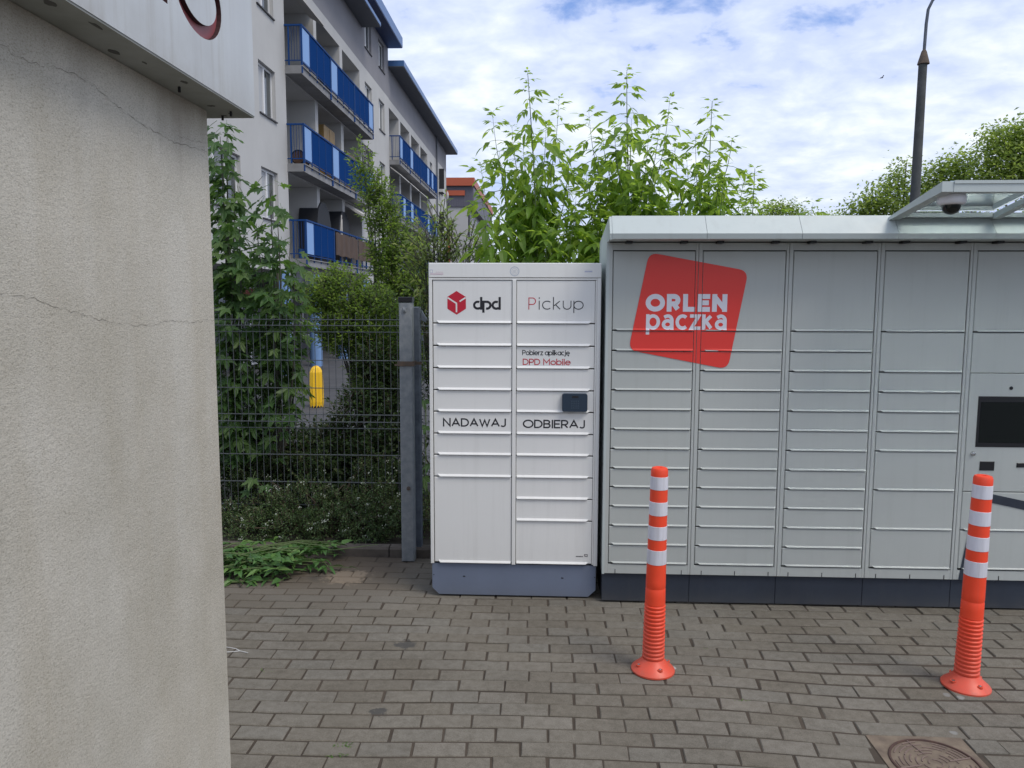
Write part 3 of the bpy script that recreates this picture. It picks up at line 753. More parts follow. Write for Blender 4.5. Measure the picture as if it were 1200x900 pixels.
# prints
q = MB()
hx = lambda a, s_=.0665: (-.500 + s_ * .87 * math.cos(R(a)) / .866 * .866, 1.6885 + s_ * math.sin(R(a)))
def hexpt(a, s_=.0655): return (-.4995 + s_ * .91 * math.cos(R(a)), 1.6885 + s_ * math.sin(R(a)))
ht, hur, hlr, hb, hll, hul = [hexpt(a) for a in (90, 30, -30, -90, -150, 150)]
c_ = (-.4995, 1.6885)
q.face([(p[0], yl, p[1]) for p in (ht, hul, hll, hb, hlr, hur)])
part(q, 'cube_emblem', M['dpd_red'], wl)
q = MB()
strip(q, [(hul[0] + .001, hul[1] - .004), (c_[0] - .001, c_[1] - .003), (c_[0] - .001, c_[1] - .052)], .0082, yl - .0004)
strip(q, [(c_[0] + .017, c_[1] + .008), (hur[0] - .001, hur[1] - .004)], .0082, yl - .0004)
part(q, 'cube_edge', M['dpd_white'], wl)
q = MB(); text(q, 'δπδ', -.408, 1.651, .066, .154, yl, .0125, .22); part(q, 'logo_lettering', M['ink'], wl)
q = MB(); text(q, 'P', -.101, 1.653, .066, .042, yl, .0048, .2); part(q, 'lettering', M['dpd_red'], wl, label='thin red capital letter P')
q = MB(); text(q, 'ickup', -.046, 1.653, .068, .249, yl, .0048, .22); part(q, 'lettering', M['ink'], wl)
q = MB(); text(q, 'NADAWAJ', -.580, .994, .048, .358, yl, .0078, .20); part(q, 'lettering', M['ink'], wl)
q = MB(); text(q, 'ODBIERAJ', -.129, .990, .048, .350, yl, .0078, .20); part(q, 'lettering', M['ink'], wl)
q = MB(); text(q, 'Pobierz aplikację', -.134, 1.400, .029, .264, yl, .0042, .18); part(q, 'lettering', M['ink'], wl)
q = MB(); text(q, 'DPD Mobile', -.131, 1.3455, .035, .266, yl, .0048, .18); part(q, 'lettering', M['dpd_red'], wl, label='thin red lettering')
q = MB(); strip(q, arc(-.178, 1.862, .024, .024, 0, 360, 32), .0055, YD - .0003); q.cur = 0; strip(q, arc(-.178, 1.862, .0155, .0155, 0, 360, 24), .0022, YD - .0003)
for k in (-1, 0, 1): q.box(-.186, -.170, YD - .0005, YD - .0002, 1.861 + k * .006, 1.863 + k * .006)
part(q, 'round_emblem', M['emblem'], wl)
q = MB(); strip(q, [(-.645, 1.853), (-.645, 1.869), (-.632, 1.869), (-.632, 1.853), (-.645, 1.853)], .0015, YD - .0003)
q.cur = 1
for x0, x1, z in ((-.614, -.572, 1.856), (-.645, -.572, 1.8475), (-.645, -.572, 1.8435)): q.box(x0, x1, YD - .0006, YD - .0002, z, z + .0018)
part(q, 'small_sticker', [M['bluemark'], M['pinkmark']], wl)
q = MB(); q.box(.206, .248, YD - .0006, YD - .0002, 1.858, 1.8625); q.box(.206, .248, YD - .0006, YD - .0002, 1.868, 1.869); part(q, 'small_sticker', M['bluemark'], wl)
q = MB()
for k in range(5): q.box(.178 + k * .008, .184 + k * .008, yl - .0003, yl, .249, .2545)
strip(q, [(.226, .252), (.226, .264), (.242, .264), (.242, .252), (.232, .252), (.232, .258)], .003, yl - .0002)
part(q, 'small_maker_mark', M['ink'], wl)
# keypad unit
q = MB()
kp = rounded([(.090, 1.089), (.230, 1.089), (.230, 1.1885), (.090, 1.1885)], .012, 4)
q.prism(kp, 'y', YD - .022, YD + .006); kpo = part(q, 'keypad', M['keypad'], kd)
kpo2 = None
q = MB(); q.box(.144, .180, YD - .0232, YD - .0215, 1.166, 1.178); part(q, 'keypad_display', M['black'], wl)
q = MB()
for i in range(4):
    for j in range(4): q.box(.139 + i * .0122, .1475 + i * .0122, YD - .0236, YD - .0215, 1.104 + j * .0128, 1.1125 + j * .0128)
part(q, 'keypad_keys', M['key'], wl)

# ------------------------------------------------------------------ bollards
def bollard(x, y, rz, lean, label):
    t = thing('bollard', (x, y, 0), label, 'bollard', 'orange plastic bollards in front of the lockers')
    def rad(z): return .0505 - .0125 * (z / .96)
    q = MB(); q.lathe([(.100, 0), (.1005, .008), (.094, .016), (.070, .036), (.056, .052), (.050, .060)], (x, y, 0), 36)
    part(q, 'base', M['orange'], t, True)
    q = MB(); pr = [(rad(0) - .004, .058)]
    z = .068
    while z < .315:
        r0 = rad(z); pr += [(r0 - .0035, z - .004), (r0 + .0015, z), (r0 + .0018, z + .006), (r0 - .0035, z + .0105)]; z += .0185
    pr += [(rad(.325), .322), (rad(.335), .33), (rad(.36), .36), (rad(.394), .394), (rad(.397) - .0012, .397), (rad(.400) - .0012, .400), (rad(.403), .403), (rad(.43), .43), (rad(.47), .47), (rad(.50), .50), (rad(.513), .513), (rad(.60), .60), (rad(.75), .75), (rad(.92), .92), (rad(.94), .944), (rad(.95) - .004, .954), (rad(.95) - .012, .957), (.012, .957), (.010, .951), (.001, .951)]
    q.lathe(pr, (x, y, 0), 36); part(q, 'post', M['orange'], t, True)
    for z0, z1 in ((.513, .580), (.628, .690), (.740, .802), (.858, .917)):
        q = MB(); q.lathe([(rad(z0) + .0002, z0), (rad(z0) + .0012, z0 + .001), (rad(z1) + .0012, z1 - .001), (rad(z1) + .0002, z1)], (x, y, 0), 36)
        part(q, 'reflective_band', M['band'], t, True)
    for a in (-72, 20, 110, 200):
        bx, by = x + .072 * math.cos(R(a)), y + .072 * math.sin(R(a))
        q = MB(); q.lathe([(.0125, .026), (.0135, .0355), (.009, .036), (.008, .031), (.001, .031)], (bx, by, 0), 12); part(q, 'bolt_socket', M['orange'], t)
        q = MB(); q.lathe([(.0075, .028), (.0075, .0375), (.004, .039), (.001, .039)], (bx, by, 0), 6); part(q, 'bolt', M['chrome'], t)
    t.rotation_euler = (0, lean, 0)
bollard(.505, 3.478, 0, .010, 'orange and white striped bollard standing before the red logo locker columns')
bollard(1.878, 3.395, 0, .016, 'orange and white striped bollard standing before the terminal screen')

# ------------------------------------------------------------------ near kiosk wall with overhanging sign box
ks = thing('kiosk_building', (-2.5, .3, 0), 'rough grey stucco kiosk wall with overhanging white sign box at left', 'building')
WX, WY = -1.09, 2.519
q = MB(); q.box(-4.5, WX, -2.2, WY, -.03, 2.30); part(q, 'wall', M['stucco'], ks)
SXc, SYc = -.977, 2.628
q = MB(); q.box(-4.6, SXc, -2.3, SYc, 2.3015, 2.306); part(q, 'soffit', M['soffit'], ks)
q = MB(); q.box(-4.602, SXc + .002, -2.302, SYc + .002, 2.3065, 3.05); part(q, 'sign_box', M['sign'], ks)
for (x, y, a, b) in ((-1.03, 1.33, .012, .05), (-1.01, 1.42, .014, .04), (-1.02, 1.62, .02, .06), (-1.0, 1.75, .012, .07), (-1.06, 1.93, .02, .05), (-1.03, 2.02, .008, .03), (-1.01, 2.20, .016, .04), (-1.05, 2.46, .02, .03), (-1.03, 2.56, .015, .03), (-1.06, 2.59, .012, .02)):
    q = MB(); q.prism([(x + a * .55 * rnd.uniform(.5, 1.3) * math.cos(t * .6283), y + b * .4 * rnd.uniform(.5, 1.3) * math.sin(t * .6283)) for t in range(10)], 'z', 2.3006, 2.3014); part(q, 'soffit_stain', M['stain'], ks)
q = MB()
for (x, y) in ((-1.083, 1.55), (-1.05, 2.24), (-1.02, 2.53), (-1.07, 2.585)): q.box(x, x + .006, y, y + .006, 2.286, 2.3012)
part(q, 'soffit_clip', M['dark'], ks)
# cracks in the render: thin ragged openings standing a hair off the wall face
def crack(pts, wd):
    q = MB(); P = []
    for i in range(len(pts) - 1):
        (a, b), (c, d) = pts[i], pts[i + 1]; n = max(3, int(abs(c - a) / .012))
        for k in range(n): t = k / n; P.append((a + (c - a) * t, b + (d - b) * t + rnd.uniform(-.0045, .0045)))
    P.append(pts[-1])
    ww = [max(.0002, wd * .62 * rnd.uniform(.1, 1.1)) for _ in P]
    for i in range(len(P) - 1):
        q.face([(WX + .0008, P[i][0], P[i][1] - ww[i] / 2), (WX + .0008, P[i + 1][0], P[i + 1][1] - ww[i + 1] / 2), (WX + .0008, P[i + 1][0], P[i + 1][1] + ww[i + 1] / 2), (WX + .0008, P[i][0], P[i][1] + ww[i] / 2)])
    part(q, 'crack', M['crack'], ks)
crack([(1.50, 2.225), (1.56, 2.205), (1.62, 2.195), (1.70, 2.20)], .0018)
crack([(1.72, 2.21), (1.80, 2.215), (1.89, 2.21), (1.98, 2.19), (2.04, 2.175), (2.10, 2.168), (2.20, 2.165), (2.30, 2.155), (2.40, 2.165), (2.51, 2.170)], .0024)
crack([(2.30, 2.18), (2.40, 2.185), (2.51, 2.20)], .0012)
crack([(1.45, 1.72), (1.52, 1.71), (1.62, 1.70), (1.72, 1.68), (1.87, 1.65), (2.0, 1.635), (2.12, 1.63), (2.22, 1.64), (2.36, 1.632), (2.515, 1.635)], .0018)
# letters cut into the long face of the sign box: dark returns, faded red backs
sbx = [o for o in ks.children if o.name.startswith('sign_box')][0]
XS = SXc + .002
def cut_letter(shapes):
    cutters = []
    for pts, wd in shapes:
        P = [Vector(p) for p in pts]; closed = (P[0] - P[-1]).length < 1e-6
        tmp = MB(); strip(tmp, pts, wd + .0012, 0); me = bpy.data.meshes.new('cutter'); bm = bmesh.new()
        if closed:
            n = len(tmp.f); A = [tmp.v[f[0]] for f in tmp.f]; B = [tmp.v[f[3]] for f in tmp.f]
            V = [[bm.verts.new((x_, a, c)) for a, b, c in loop] for loop in (A, B) for x_ in (XS - .016, XS + .05)]
            for k in range(n):
                m_ = (k + 1) % n
                for (p, q_) in ((0, 1), (1, 3), (3, 2), (2, 0)): bm.faces.new((V[p][k], V[p][m_], V[q_][m_], V[q_][k]))
        else:
            v = tmp.v[:4]; lo = [bm.verts.new((XS - .016, a, c)) for a, b, c in v]; hi = [bm.verts.new((XS + .05, a, c)) for a, b, c in v]
            bm.faces.new(lo); bm.faces.new(hi[::-1])
            for k in range(4): bm.faces.new((lo[k], hi[k], hi[(k + 1) % 4], lo[(k + 1) % 4]))
        bmesh.ops.recalc_face_normals(bm, faces=bm.faces[:]); bm.to_mesh(me); bm.free()
        co = bpy.data.objects.new('cutter', me); col.objects.link(co); cutters.append(co)
        md = sbx.modifiers.new('cut', 'BOOLEAN'); md.object = co; md.operation = 'DIFFERENCE'; md.solver = 'EXACT'
        q = MB(); tmp = MB(); strip(tmp, pts, wd, 0); cnt = len(tmp.f)
        off = .0004 * len(cutters)
        for k, f in enumerate(tmp.f):
            v = [tmp.v[i_] for i_ in f]; q.cur = 0
            q.face([(XS - .0150 + off, a, c) for a, b, c in v]); q.cur = 1
            if len(shapes) == 1:
                for (a_, b_) in ((0, 1), (2, 3)): q.face([(XS - .0155, v[a_][0], v[a_][2]), (XS - .0155, v[b_][0], v[b_][2]), (XS - .0006, v[b_][0], v[b_][2]), (XS - .0006, v[a_][0], v[a_][2])])
            else:
                for (a_, b_) in ((0, 1), (2, 3)): q.face([(XS - .0155, v[a_][0], v[a_][2]), (XS - .0155, v[b_][0], v[b_][2]), (XS - .0006, v[b_][0], v[b_][2]), (XS - .0006, v[a_][0], v[a_][2])])
        part(q, 'sign_letter', [M['letter'], M['letterside']], ks)
    return cutters
cts = cut_letter([(arc(2.232, 2.543, .132, .090, 90, 450, 40), .036)])
cts += cut_letter([([(1.86, 2.45), (1.86, 2.66)], .042)]) + cut_letter([([(2.022, 2.452), (2.022, 2.66)], .042)])
bpy.context.view_layer.update()
ev = sbx.evaluated_get(bpy.context.evaluated_depsgraph_get()); nm = bpy.data.meshes.new_from_object(ev)
sbx.modifiers.clear(); sbx.data = nm
for co in cts: bpy.data.objects.remove(co, do_unlink=True)

# ------------------------------------------------------------------ fence with its posts
YN = 5.55
fz = [1.562, 1.520, 1.473, 1.268, 1.066, .872, .822, .772, .575, .371, .199, .10]
def fence(x0, x1, label):
    f = thing('mesh_fence', ((x0 + x1) / 2, YN, 0), label, 'fence', 'mesh fence panels')
    x = x0; k = 0
    me = None
    while x <= x1 + 1e-6:
        q = MB()
        if me is None:
            q.tube([(0, YN, .06), (0, YN, .76), (0, YN - .02, .80), (0, YN, .85), (0, YN, 1.48), (0, YN - .02, 1.515), (0, YN, 1.55), (0, YN, 1.60)], .0023, 5)
            me = q.mesh('wire', M['wire'], False, (0, YN, 0))
        o = link('vertical_wire', me, f, (x - f.location.x, 0, 0)); x += .05; k += 1
    for z in fz:
        yy = YN - (.02 if z in (1.520, .822) else 0)
        q = MB()
        for dy in (-.005, .005): q.tube([(x0, yy + dy, z), (x1, yy + dy, z)], .0029, 5)
        part(q, 'horizontal_wire', M['wire'], f)
    return f
fence(-3.62, -1.05, 'dark wire mesh fence panel in front of the shrubs beside the steel post')
fence(-.98, 1.6, 'dark wire mesh fence panel running on behind the lockers')
gp = thing('fence_post', (-.893, 4.95, 0), 'tall square galvanised steel post with black cap beside the white locker', 'fence post')
q = MB(); q.bbox(-.935, -.853, 4.91, 4.99, 0, 1.688, .006); part(q, 'post', M['galv'], gp)
q = MB(); q.bbox(-.938, -.850, 4.907, 4.993, 1.689, 1.723, .004); part(q, 'post_cap', M['black'], gp)
q = MB(); q.bbox(-.908, -.888, 4.895, 4.909, 1.628, 1.655, .003); q.lathe([(.0, -.018), (.008, -.016), (.009, 0)], (-.898, 4.909, 1.642), 8, 'y'); part(q, 'bolt_head', M['galv'], gp)
q = MB(); q.lathe([(.0, -.016), (.010, -.014), (.014, 0)], (-.885, 4.909, .49), 10, 'y'); part(q, 'rusty_bolt', M['rust'], gp)
q = MB()
for (a, b, c, d) in ((-.941, -.848, 4.902, 4.908), (-.848, -.842, 4.902, 5.0)): q.box(a, b, c, d, 1.285, 1.315)
q.box(-.947, -.941, 4.902, 5.0, 1.285, 1.315); q.box(-.965, -.947, 4.903, 4.909, 1.287, 1.297); q.box(-.842, -.80, 4.96, 4.966, 1.29, 1.31); part(q, 'clamp_band', M['rust'], gp)
gp2 = thing('fence_post', (-.834, 5.05, 0), 'dark weathered steel gate post directly behind the galvanised post', 'fence post')
q = MB(); q.bbox(-.872, -.822, 5.02, 5.085, 0, 1.66, .005); part(q, 'post', M['galv_dark'], gp2)
q = MB(); q.prism([(-.811, 1.64), (-.789, 1.60), (-.777, 1.585), (-.784, 1.56), (-.811, 1.575)], 'y', 5.03, 5.06); q.box(-.811, -.803, 5.03, 5.05, 1.44, 1.47); part(q, 'gate_hinge', M['galv_dark'], gp2)

# ------------------------------------------------------------------ apartment building
XW, XB = -7.7, -7.2
def facade(mb, xf, ya, yb, za, zb, holes):
    """wall facing +X with rectangular openings; holes: (y0,y1,z0,z1,depth)"""
    Y = sorted({ya, yb} | {v for h in holes for v in h[:2] if ya < v < yb}); Z = sorted({za, zb} | {v for h in holes for v in h[2:4] if za < v < zb})
    for i in range(len(Y) - 1):
        for j in range(len(Z) - 1):
            cy_, cz_ = (Y[i] + Y[i + 1]) / 2, (Z[j] + Z[j + 1]) / 2
            if any(h[0] < cy_ < h[1] and h[2] < cz_ < h[3] for h in holes): continue
            mb.face([(xf, Y[i], Z[j]), (xf, Y[i + 1], Z[j]), (xf, Y[i + 1], Z[j + 1]), (xf, Y[i], Z[j + 1])])
    for (y0, y1, z0, z1, d) in holes:
        xb = xf - d
        mb.face([(xf, y0, z0), (xb, y0, z0), (xb, y1, z0), (xf, y1, z0)]); mb.face([(xf, y0, z1), (xf, y1, z1), (xb, y1, z1), (xb, y0, z1)])
        mb.face([(xf, y0, z0), (xf, y0, z1), (xb, y0, z1), (xb, y0, z0)]); mb.face([(xf, y1, z0), (xb, y1, z0), (xb, y1, z1), (xf, y1, z1)])
        mb.face([(xb, y0, z0), (xb, y0, z1), (xb, y1, z1), (xb, y1, z0)])
def window(parent, x, y0, y1, z0, z1, sashes=2, sill=True, curtain=True):
    """x is the plane of the frame, set back in its opening"""
    q = MB(); f = .06
    q.box(x, x + .05, y0, y1, z0, z0 + f); q.box(x, x + .05, y0, y1, z1 - f, z1)
    q.box(x, x + .05, y0, y0 + f, z0 + f, z1 - f); q.box(x, x + .05, y1 - f, y1, z0 + f, z1 - f)
    for k in range(1, sashes): ym = y0 + (y1 - y0) * k / sashes; q.box(x, x + .055, ym - .05, ym + .05, z0 + f, z1 - f)
    wo_ = part(q, 'window', M['winframe'], parent)
    for k in range(sashes):
        a = y0 + (y1 - y0) * k / sashes + .05; b = y0 + (y1 - y0) * (k + 1) / sashes - .05
        q = MB(); q.box(x + .012, x + .022, a, b, z0 + f - .005, z1 - f + .005); part(q, 'pane', M['curtain'] if (curtain and k == 0) else M['glass'], wo_)
    if sill:
        q = MB(); q.box(x + .06, XW + .045, y0 - .02, y1 + .02, z0 - .035, z0 - .001); part(q, 'sill', M['sill'], wo_)
    return wo_

b1 = thing('apartment_building', (-13, 27, -.4), 'grey apartment block section with long blue balconies and two stepped blue roofs', 'building')
levels = [(8.5, 11.0), (5.7, 8.25), (2.9, 5.45)]
bays1 = [(23.32, 26.24), (26.56, 29.50), (29.87, 32.58)]
holes = []
for z0, z1 in levels:
    for y0, y1 in bays1: holes.append((y0, y1, z0, z1, 1.25))
wl1 = []
for k, zt in enumerate((10.86, 8.07, 5.29)):
    zb_ = zt - 1.37
    for (y0, y1) in ((33.52, 34.81), (36.25, 37.5), (21.12, 22.42), (17.55, 19.68)): wl1.append((y0, y1, zb_, zt))
holes += [(a, b, c, d, .16) for a, b, c, d in wl1]
holes += [(16.2, 33.3, -.42, 2.55, 1.9), (34.2, 37.6, -.42, 2.2, 1.2)]
q = MB(); facade(q, XW, 14.0, 38.5, -.42, 11.4, holes)
q.face([(XW, 14, -.42), (XW, 14, 11.4), (-19, 14, 11.4), (-19, 14, -.42)]); q.face([(XW, 38.5, -.42), (-19, 38.5, -.42), (-19, 38.5, 11.4), (XW, 38.5, 11.4)])
q.face([(-19, 14, -.42), (-19, 14, 11.4), (-19, 38.5, 11.4), (-19, 38.5, -.42)])
part(q, 'wall', M['bwall'], b1)
at = [(33.55, 34.88, 12.26, 13.5), (36.3, 37.6, 12.26, 13.5)]
q = MB(); facade(q, XW, 14, 38.5, 11.4, 14.1, [(a, b, c, d, .16) for a, b, c, d in at])
q.face([(XW, 14, 11.4), (XW, 14, 14.1), (-19, 14, 14.1), (-19, 14, 11.4)]); q.face([(XW, 38.5, 11.4), (-19, 38.5, 11.4), (-19, 38.5, 14.1), (XW, 38.5, 14.1)])
part(q, 'attic_wall', M['battic'], b1)
for (a, b, c, d) in wl1 + at: window(b1, XW - .15, a + .01, b - .01, c + .01, d - .01, 2 if b - a < 1.6 else 3)
# loggia dividers' faces, doors and windows inside
for z0, z1 in levels:
    for y0, y1 in bays1:
        window(b1, XW - 1.24, y0 + .25, y0 + 1.05, z0 + .02, z0 + 2.15, 1, False)
        window(b1, XW - 1.24, y0 + 1.25, y1 - .25, z0 + .85, z0 + 2.15, 2, False)
# roofs
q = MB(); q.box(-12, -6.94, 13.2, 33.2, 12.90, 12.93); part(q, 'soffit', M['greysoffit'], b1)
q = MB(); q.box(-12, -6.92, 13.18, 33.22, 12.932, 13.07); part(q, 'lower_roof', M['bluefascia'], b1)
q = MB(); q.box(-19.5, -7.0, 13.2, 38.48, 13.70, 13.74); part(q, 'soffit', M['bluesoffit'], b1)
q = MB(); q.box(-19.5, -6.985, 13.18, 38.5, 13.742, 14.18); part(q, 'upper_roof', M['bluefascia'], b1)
# ground-floor arcade
q = MB(); q.box(XW - 1.88, XW - 1.70, 16.3, 33.2, -.41, 2.54); part(q, 'arcade_wall', M['shop'], b1)
for (a, b, c, d) in ((17.2, 19.2, .4, 2.2), (20.4, 22.6, .2, 2.2), (23.6, 24.9, -.35, 2.1), (26.2, 28.4, .3, 2.2), (29.6, 31.4, .3, 2.2)): window(b1, XW - 1.69, a, b, c, d, 2, False, False)
q = MB(); q.box(XW - .30, XW + .05, 22.9, 33.3, 2.2, 2.55); part(q, 'arcade_beam', M['slab'], b1)
q = MB(); q.box(XW - 1.66, XW - 1.62, 23.4, 24.8, 1.6, 2.05); part(q, 'orange_panel', M['redroof'], b1)
for y in (21.5, 24.5, 27.8, 31.2):
    q = MB(); q.lathe([(.195, -.42), (.195, 2.5)], (-7.33, y, 0), 20); part(q, 'column', M['column'], b1, True)

def balcony(parent, y0, y1, z, kinds, first, last, cloth=None):
    """slab with railing; panels are children of the slab"""
    q = MB(); q.box(XW - .3, XB - .01, y0, y1, z - .24, z - .04); q.box(XW - .3, XB + .03, y0, y1, z - .04, z - .01)
    sb = part(q, 'balcony_slab', M['slab'], parent)
    q = MB(); xr = XB
    q.box(xr - .03, xr + .03, y0, y1, z + 1.10, z + 1.15); q.box(xr - .015, xr + .015, y0, y1, z + .08, z + .11)
    for yy in ([y0 + .03] if first else []) + [y1 - .03] + ([y0 - .0] if not first else []): q.box(xr - .025, xr + .025, yy - .025, yy + .025, z - .22, z + 1.10)
    if first or last:
        ye = y0 + .03 if first else y1 - .03
        q.box(XW, xr, ye - .025, ye + .025, z + 1.10, z + 1.148); q.box(XW, xr, ye - .012, ye + .012, z + .12, z + .15)
        q.box(XW + .10, XW + .14, ye - .02, ye + .02, z, z + 1.1)
        for k in range(4): q.box(XW + .2 + k * .08, XW + .212 + k * .08, ye - .006, ye + .006, z + .15, z + 1.1)
    n = len(kinds); w_ = (y1 - y0 - .1) / n
    for k in range(1, n): yy = y0 + .05 + k * w_; q.box(xr - .014, xr + .018, yy - .016, yy + .016, z - .1, z + 1.10)
    part(q, 'railing', M['blue'], sb)
    for k, c in enumerate(kinds):
        if c == '-': continue
        q = MB(); q.box(xr - .008, xr + .008, y0 + .05 + k * w_ + .025, y0 + .05 + (k + 1) * w_ - .025, z + .14, z + 1.08)
        part(q, 'railing_panel', M['lightpanel'] if c == 'l' else M['bluepanel'], sb)
    if cloth:
        q = MB(); n = 14; pts = []
        for i in range(n + 1):
            for j in range(2):
                yy = y0 + .1 + (y1 - y0 - .2) * i / n; pts.append((xr + .045 + .02 * math.sin(i * 1.9), yy, z + (.28 if j == 0 else 1.04) + .02 * math.sin(i * 1.3)))
        q.faces(pts, [(2 * i, 2 * i + 2, 2 * i + 3, 2 * i + 1) for i in range(n)]); q.faces([(a - .012, b, c) for a, b, c in pts], [(2 * i, 2 * i + 1, 2 * i + 3, 2 * i + 2) for i in range(n)])
        part(q, 'privacy_cloth', M['brown'], sb)
BY = [(23.28, 26.36), (26.40, 29.56), (29.60, 32.72)]
for (z, pat) in ((8.53, ('lddd', 'lddd', 'dddl')), (5.73, ('lddd', 'lddd', 'dddl')), (2.95, ('lddd', '----', '----'))):
    for k in range(3): balcony(b1, BY[k][0], BY[k][1], z, pat[k], k == 0, k == 2, cloth=(pat[k] == '----'))

b2 = thing('apartment_building', (-13, 49, -.4), 'farther apartment block section with blue balconies under one low blue roof edge', 'building')
bays2 = [(38.62, 41.15), (41.6, 44.3), (44.85, 47.63), (48.1, 50.85)]
holes = [(y0, y1, z0, z1, 1.25) for z0, z1 in levels for y0, y1 in bays2]
wl2 = [(a, b, zt - 1.37, zt) for zt in (10.78, 7.98, 5.2) for (a, b) in ((51.92, 53.05), (57.0, 58.2))]
holes += [(a, b, c, d, .16) for a, b, c, d in wl2]
q = MB(); facade(q, XW - .02, 38.52, 60.3, -.42, 11.4, holes)
q.face([(XW - .02, 60.3, -.42), (-19, 60.3, -.42), (-19, 60.3, 11.4), (XW - .02, 60.3, 11.4)]); part(q, 'wall', M['bwall'], b2)
q = MB(); facade(q, XW - .02, 38.52, 60.3, 11.4, 12.9, []); q.face([(XW - .02, 60.3, 11.4), (-19, 60.3, 11.4), (-19, 60.3, 12.9), (XW - .02, 60.3, 12.9)]); part(q, 'attic_wall', M['battic'], b2)
for (a, b, c, d) in wl2: window(b2, XW - .17, a + .01, b - .01, c + .01, d - .01, 2)
for z0, z1 in levels:
    for y0, y1 in bays2: window(b2, XW - 1.24, y0 + .25, y0 + 1.05, z0 + .02, z0 + 2.15, 1, False)
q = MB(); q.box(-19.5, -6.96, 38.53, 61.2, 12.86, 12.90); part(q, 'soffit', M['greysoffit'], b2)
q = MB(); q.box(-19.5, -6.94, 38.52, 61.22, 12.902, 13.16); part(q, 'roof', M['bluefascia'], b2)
q = MB(); q.tube([(XW + .08, 54.6, -.4), (XW + .08, 54.6, 12.85)], .06, 8); part(q, 'drainpipe', M['greysoffit'], b2)
q = MB()
for z in (9.6, 6.6): q.box(XW, XW + .35, 56.2, 56.26, z, z + 1.4); q.box(XW, XW + .3, 56.0, 56.8, z - .3, z - .24)
part(q, 'aerial_bracket', M['cover'], b2, kind='stuff')
q = MB(); q.lathe([(.0, .06), (.16, .04), (.30, -.02), (.32, 0), (.3, .005), (.16, .06), (0.001, .08)], (XW + .45, 57.4, 9.3), 16, 'x'); part(q, 'satellite_dish', M['awn'], b2)
for (z, pat) in ((8.53, ('lddd', 'lddd', 'dddl', 'dldd')), (5.73, ('dldd', 'lddd', 'dddl', 'dddl')), (2.95, ('lddd', 'dldd', 'dddl', 'dddl'))):
    ye = [38.24, 41.5, 44.85, 48.2, 51.5]
    for k in range(4): balcony(b2, ye[k] + .33 * (k == 0), ye[k + 1] - .04, z, pat[k], k == 0, k == 3)
q = MB()
for y0, y1 in bays2[:3]: q.prism([(XW + .02, 8.2), (XW + .5, 7.85), (XW + .5, 7.80), (XW + .02, 8.15)], 'y', y0, y1)
part(q, 'awning', M['awn'], b2)

# things kept on the balconies
q = MB(); q.lathe([(.19, 23.6), (.215, 23.7), (.225, 23.85), (.215, 24.0), (.19, 24.1)], (-7.47, 0, 5.96), 22, 'y')
q2 = thing('barrel', (-7.47, 23.85, 5.73), 'round wooden barrel end on the middle balcony behind its railing', 'barrel')
part(q, 'barrel_body', M['barrel'], q2, True)
for a_, b_ in ((23.585, 23.64), (24.08, 24.115)):
    q = MB(); q.lathe([(.185, a_), (.222, a_), (.222, b_), (.185, b_), (.185, a_)], (-7.47, 0, 5.96), 22, 'y', False); part(q, 'barrel_hoop', M['cover'], q2)
q = MB()
for k in range(7): q.box(XW + .02, XW + .04, 32.76 + k * .3, 32.79 + k * .3, 6.2, 8.2)
for k in range(9): q.box(XW + .04, XW + .06, 32.7, 34.6, 6.2 + k * .24, 6.24 + k * .24)
single(q, 'trellis', M['cover'], (XW, 33.7, 6.2), 'black lattice trellis fixed to the wall past the middle balcony', 'trellis')
q = MB(); q.box(-8.3, -7.75, 27.4, 28.8, 5.74, 7.75); q.box(-7.75, -7.74, 28.08, 28.1, 5.8, 7.7); single(q, 'wooden_cabinet', M['cabinet'], (-8, 28, 5.73), 'amber wooden cabinet standing in the middle balcony loggia', 'cabinet')
q = MB(); q.box(-7.9, -7.84, 30.9, 32.2, 5.74, 7.5); single(q, 'board', M['card'], (-7.9, 31.5, 5.73), 'tan board leaning in the middle loggia near the trellis', 'board')
q = MB(); q.box(-8.2, -7.8, 27.0, 28.4, 8.54, 10.35); single(q, 'balcony_cupboard', M['cover'], (-8, 27.6, 8.5), 'black cupboard on the top balcony behind the blue railing', 'cupboard')
for (yy, lb) in ((26.9, 'black domed furniture cover on the lowest balcony, nearer one'), (29.6, 'black domed furniture cover on the lowest balcony, farther one')):
    q = MB(); pr = [(yy - .85, 2.96), (yy - .85, 4.3), (yy - .7, 4.75), (yy - .35, 5.0), (yy + .1, 5.02), (yy + .55, 4.8), (yy + .8, 4.35), (yy + .85, 2.96)]
    q.prism(pr, 'x', -8.3, -7.65); single(q, 'furniture_cover', M['cover'], (-8, yy, 2.95), lb, 'furniture cover')
q = MB(); q.lathe([(.11, 2.96), (.13, 3.22), (.135, 3.24), (.12, 3.24), (.11, 3.0)], (-7.40, 23.55, 0), 14); single(q, 'bucket', M['bucket'], (-7.40, 23.55, 2.96), 'blue bucket in the corner of the lowest balcony', 'bucket')
q = MB(); q.prism([(-7.72, 5.42), (-7.0, 4.95), (-7.0, 4.88), (-7.03, 4.86), (-7.72, 5.3)], 'y', 29.9, 32.5); single(q, 'awning', M['awn'], (-7.6, 31, 5.3), 'off white folding awning over the end of the lowest balcony', 'awning')
q = MB(); q.prism([(-7.72, 10.9), (-7.25, 10.55), (-7.25, 10.50), (-7.72, 10.78)], 'y', 23.4, 26.0); single(q, 'awning', M['awn'], (-7.6, 24.7, 10.8), 'narrow pale awning above the top balcony nearest the camera', 'awning')
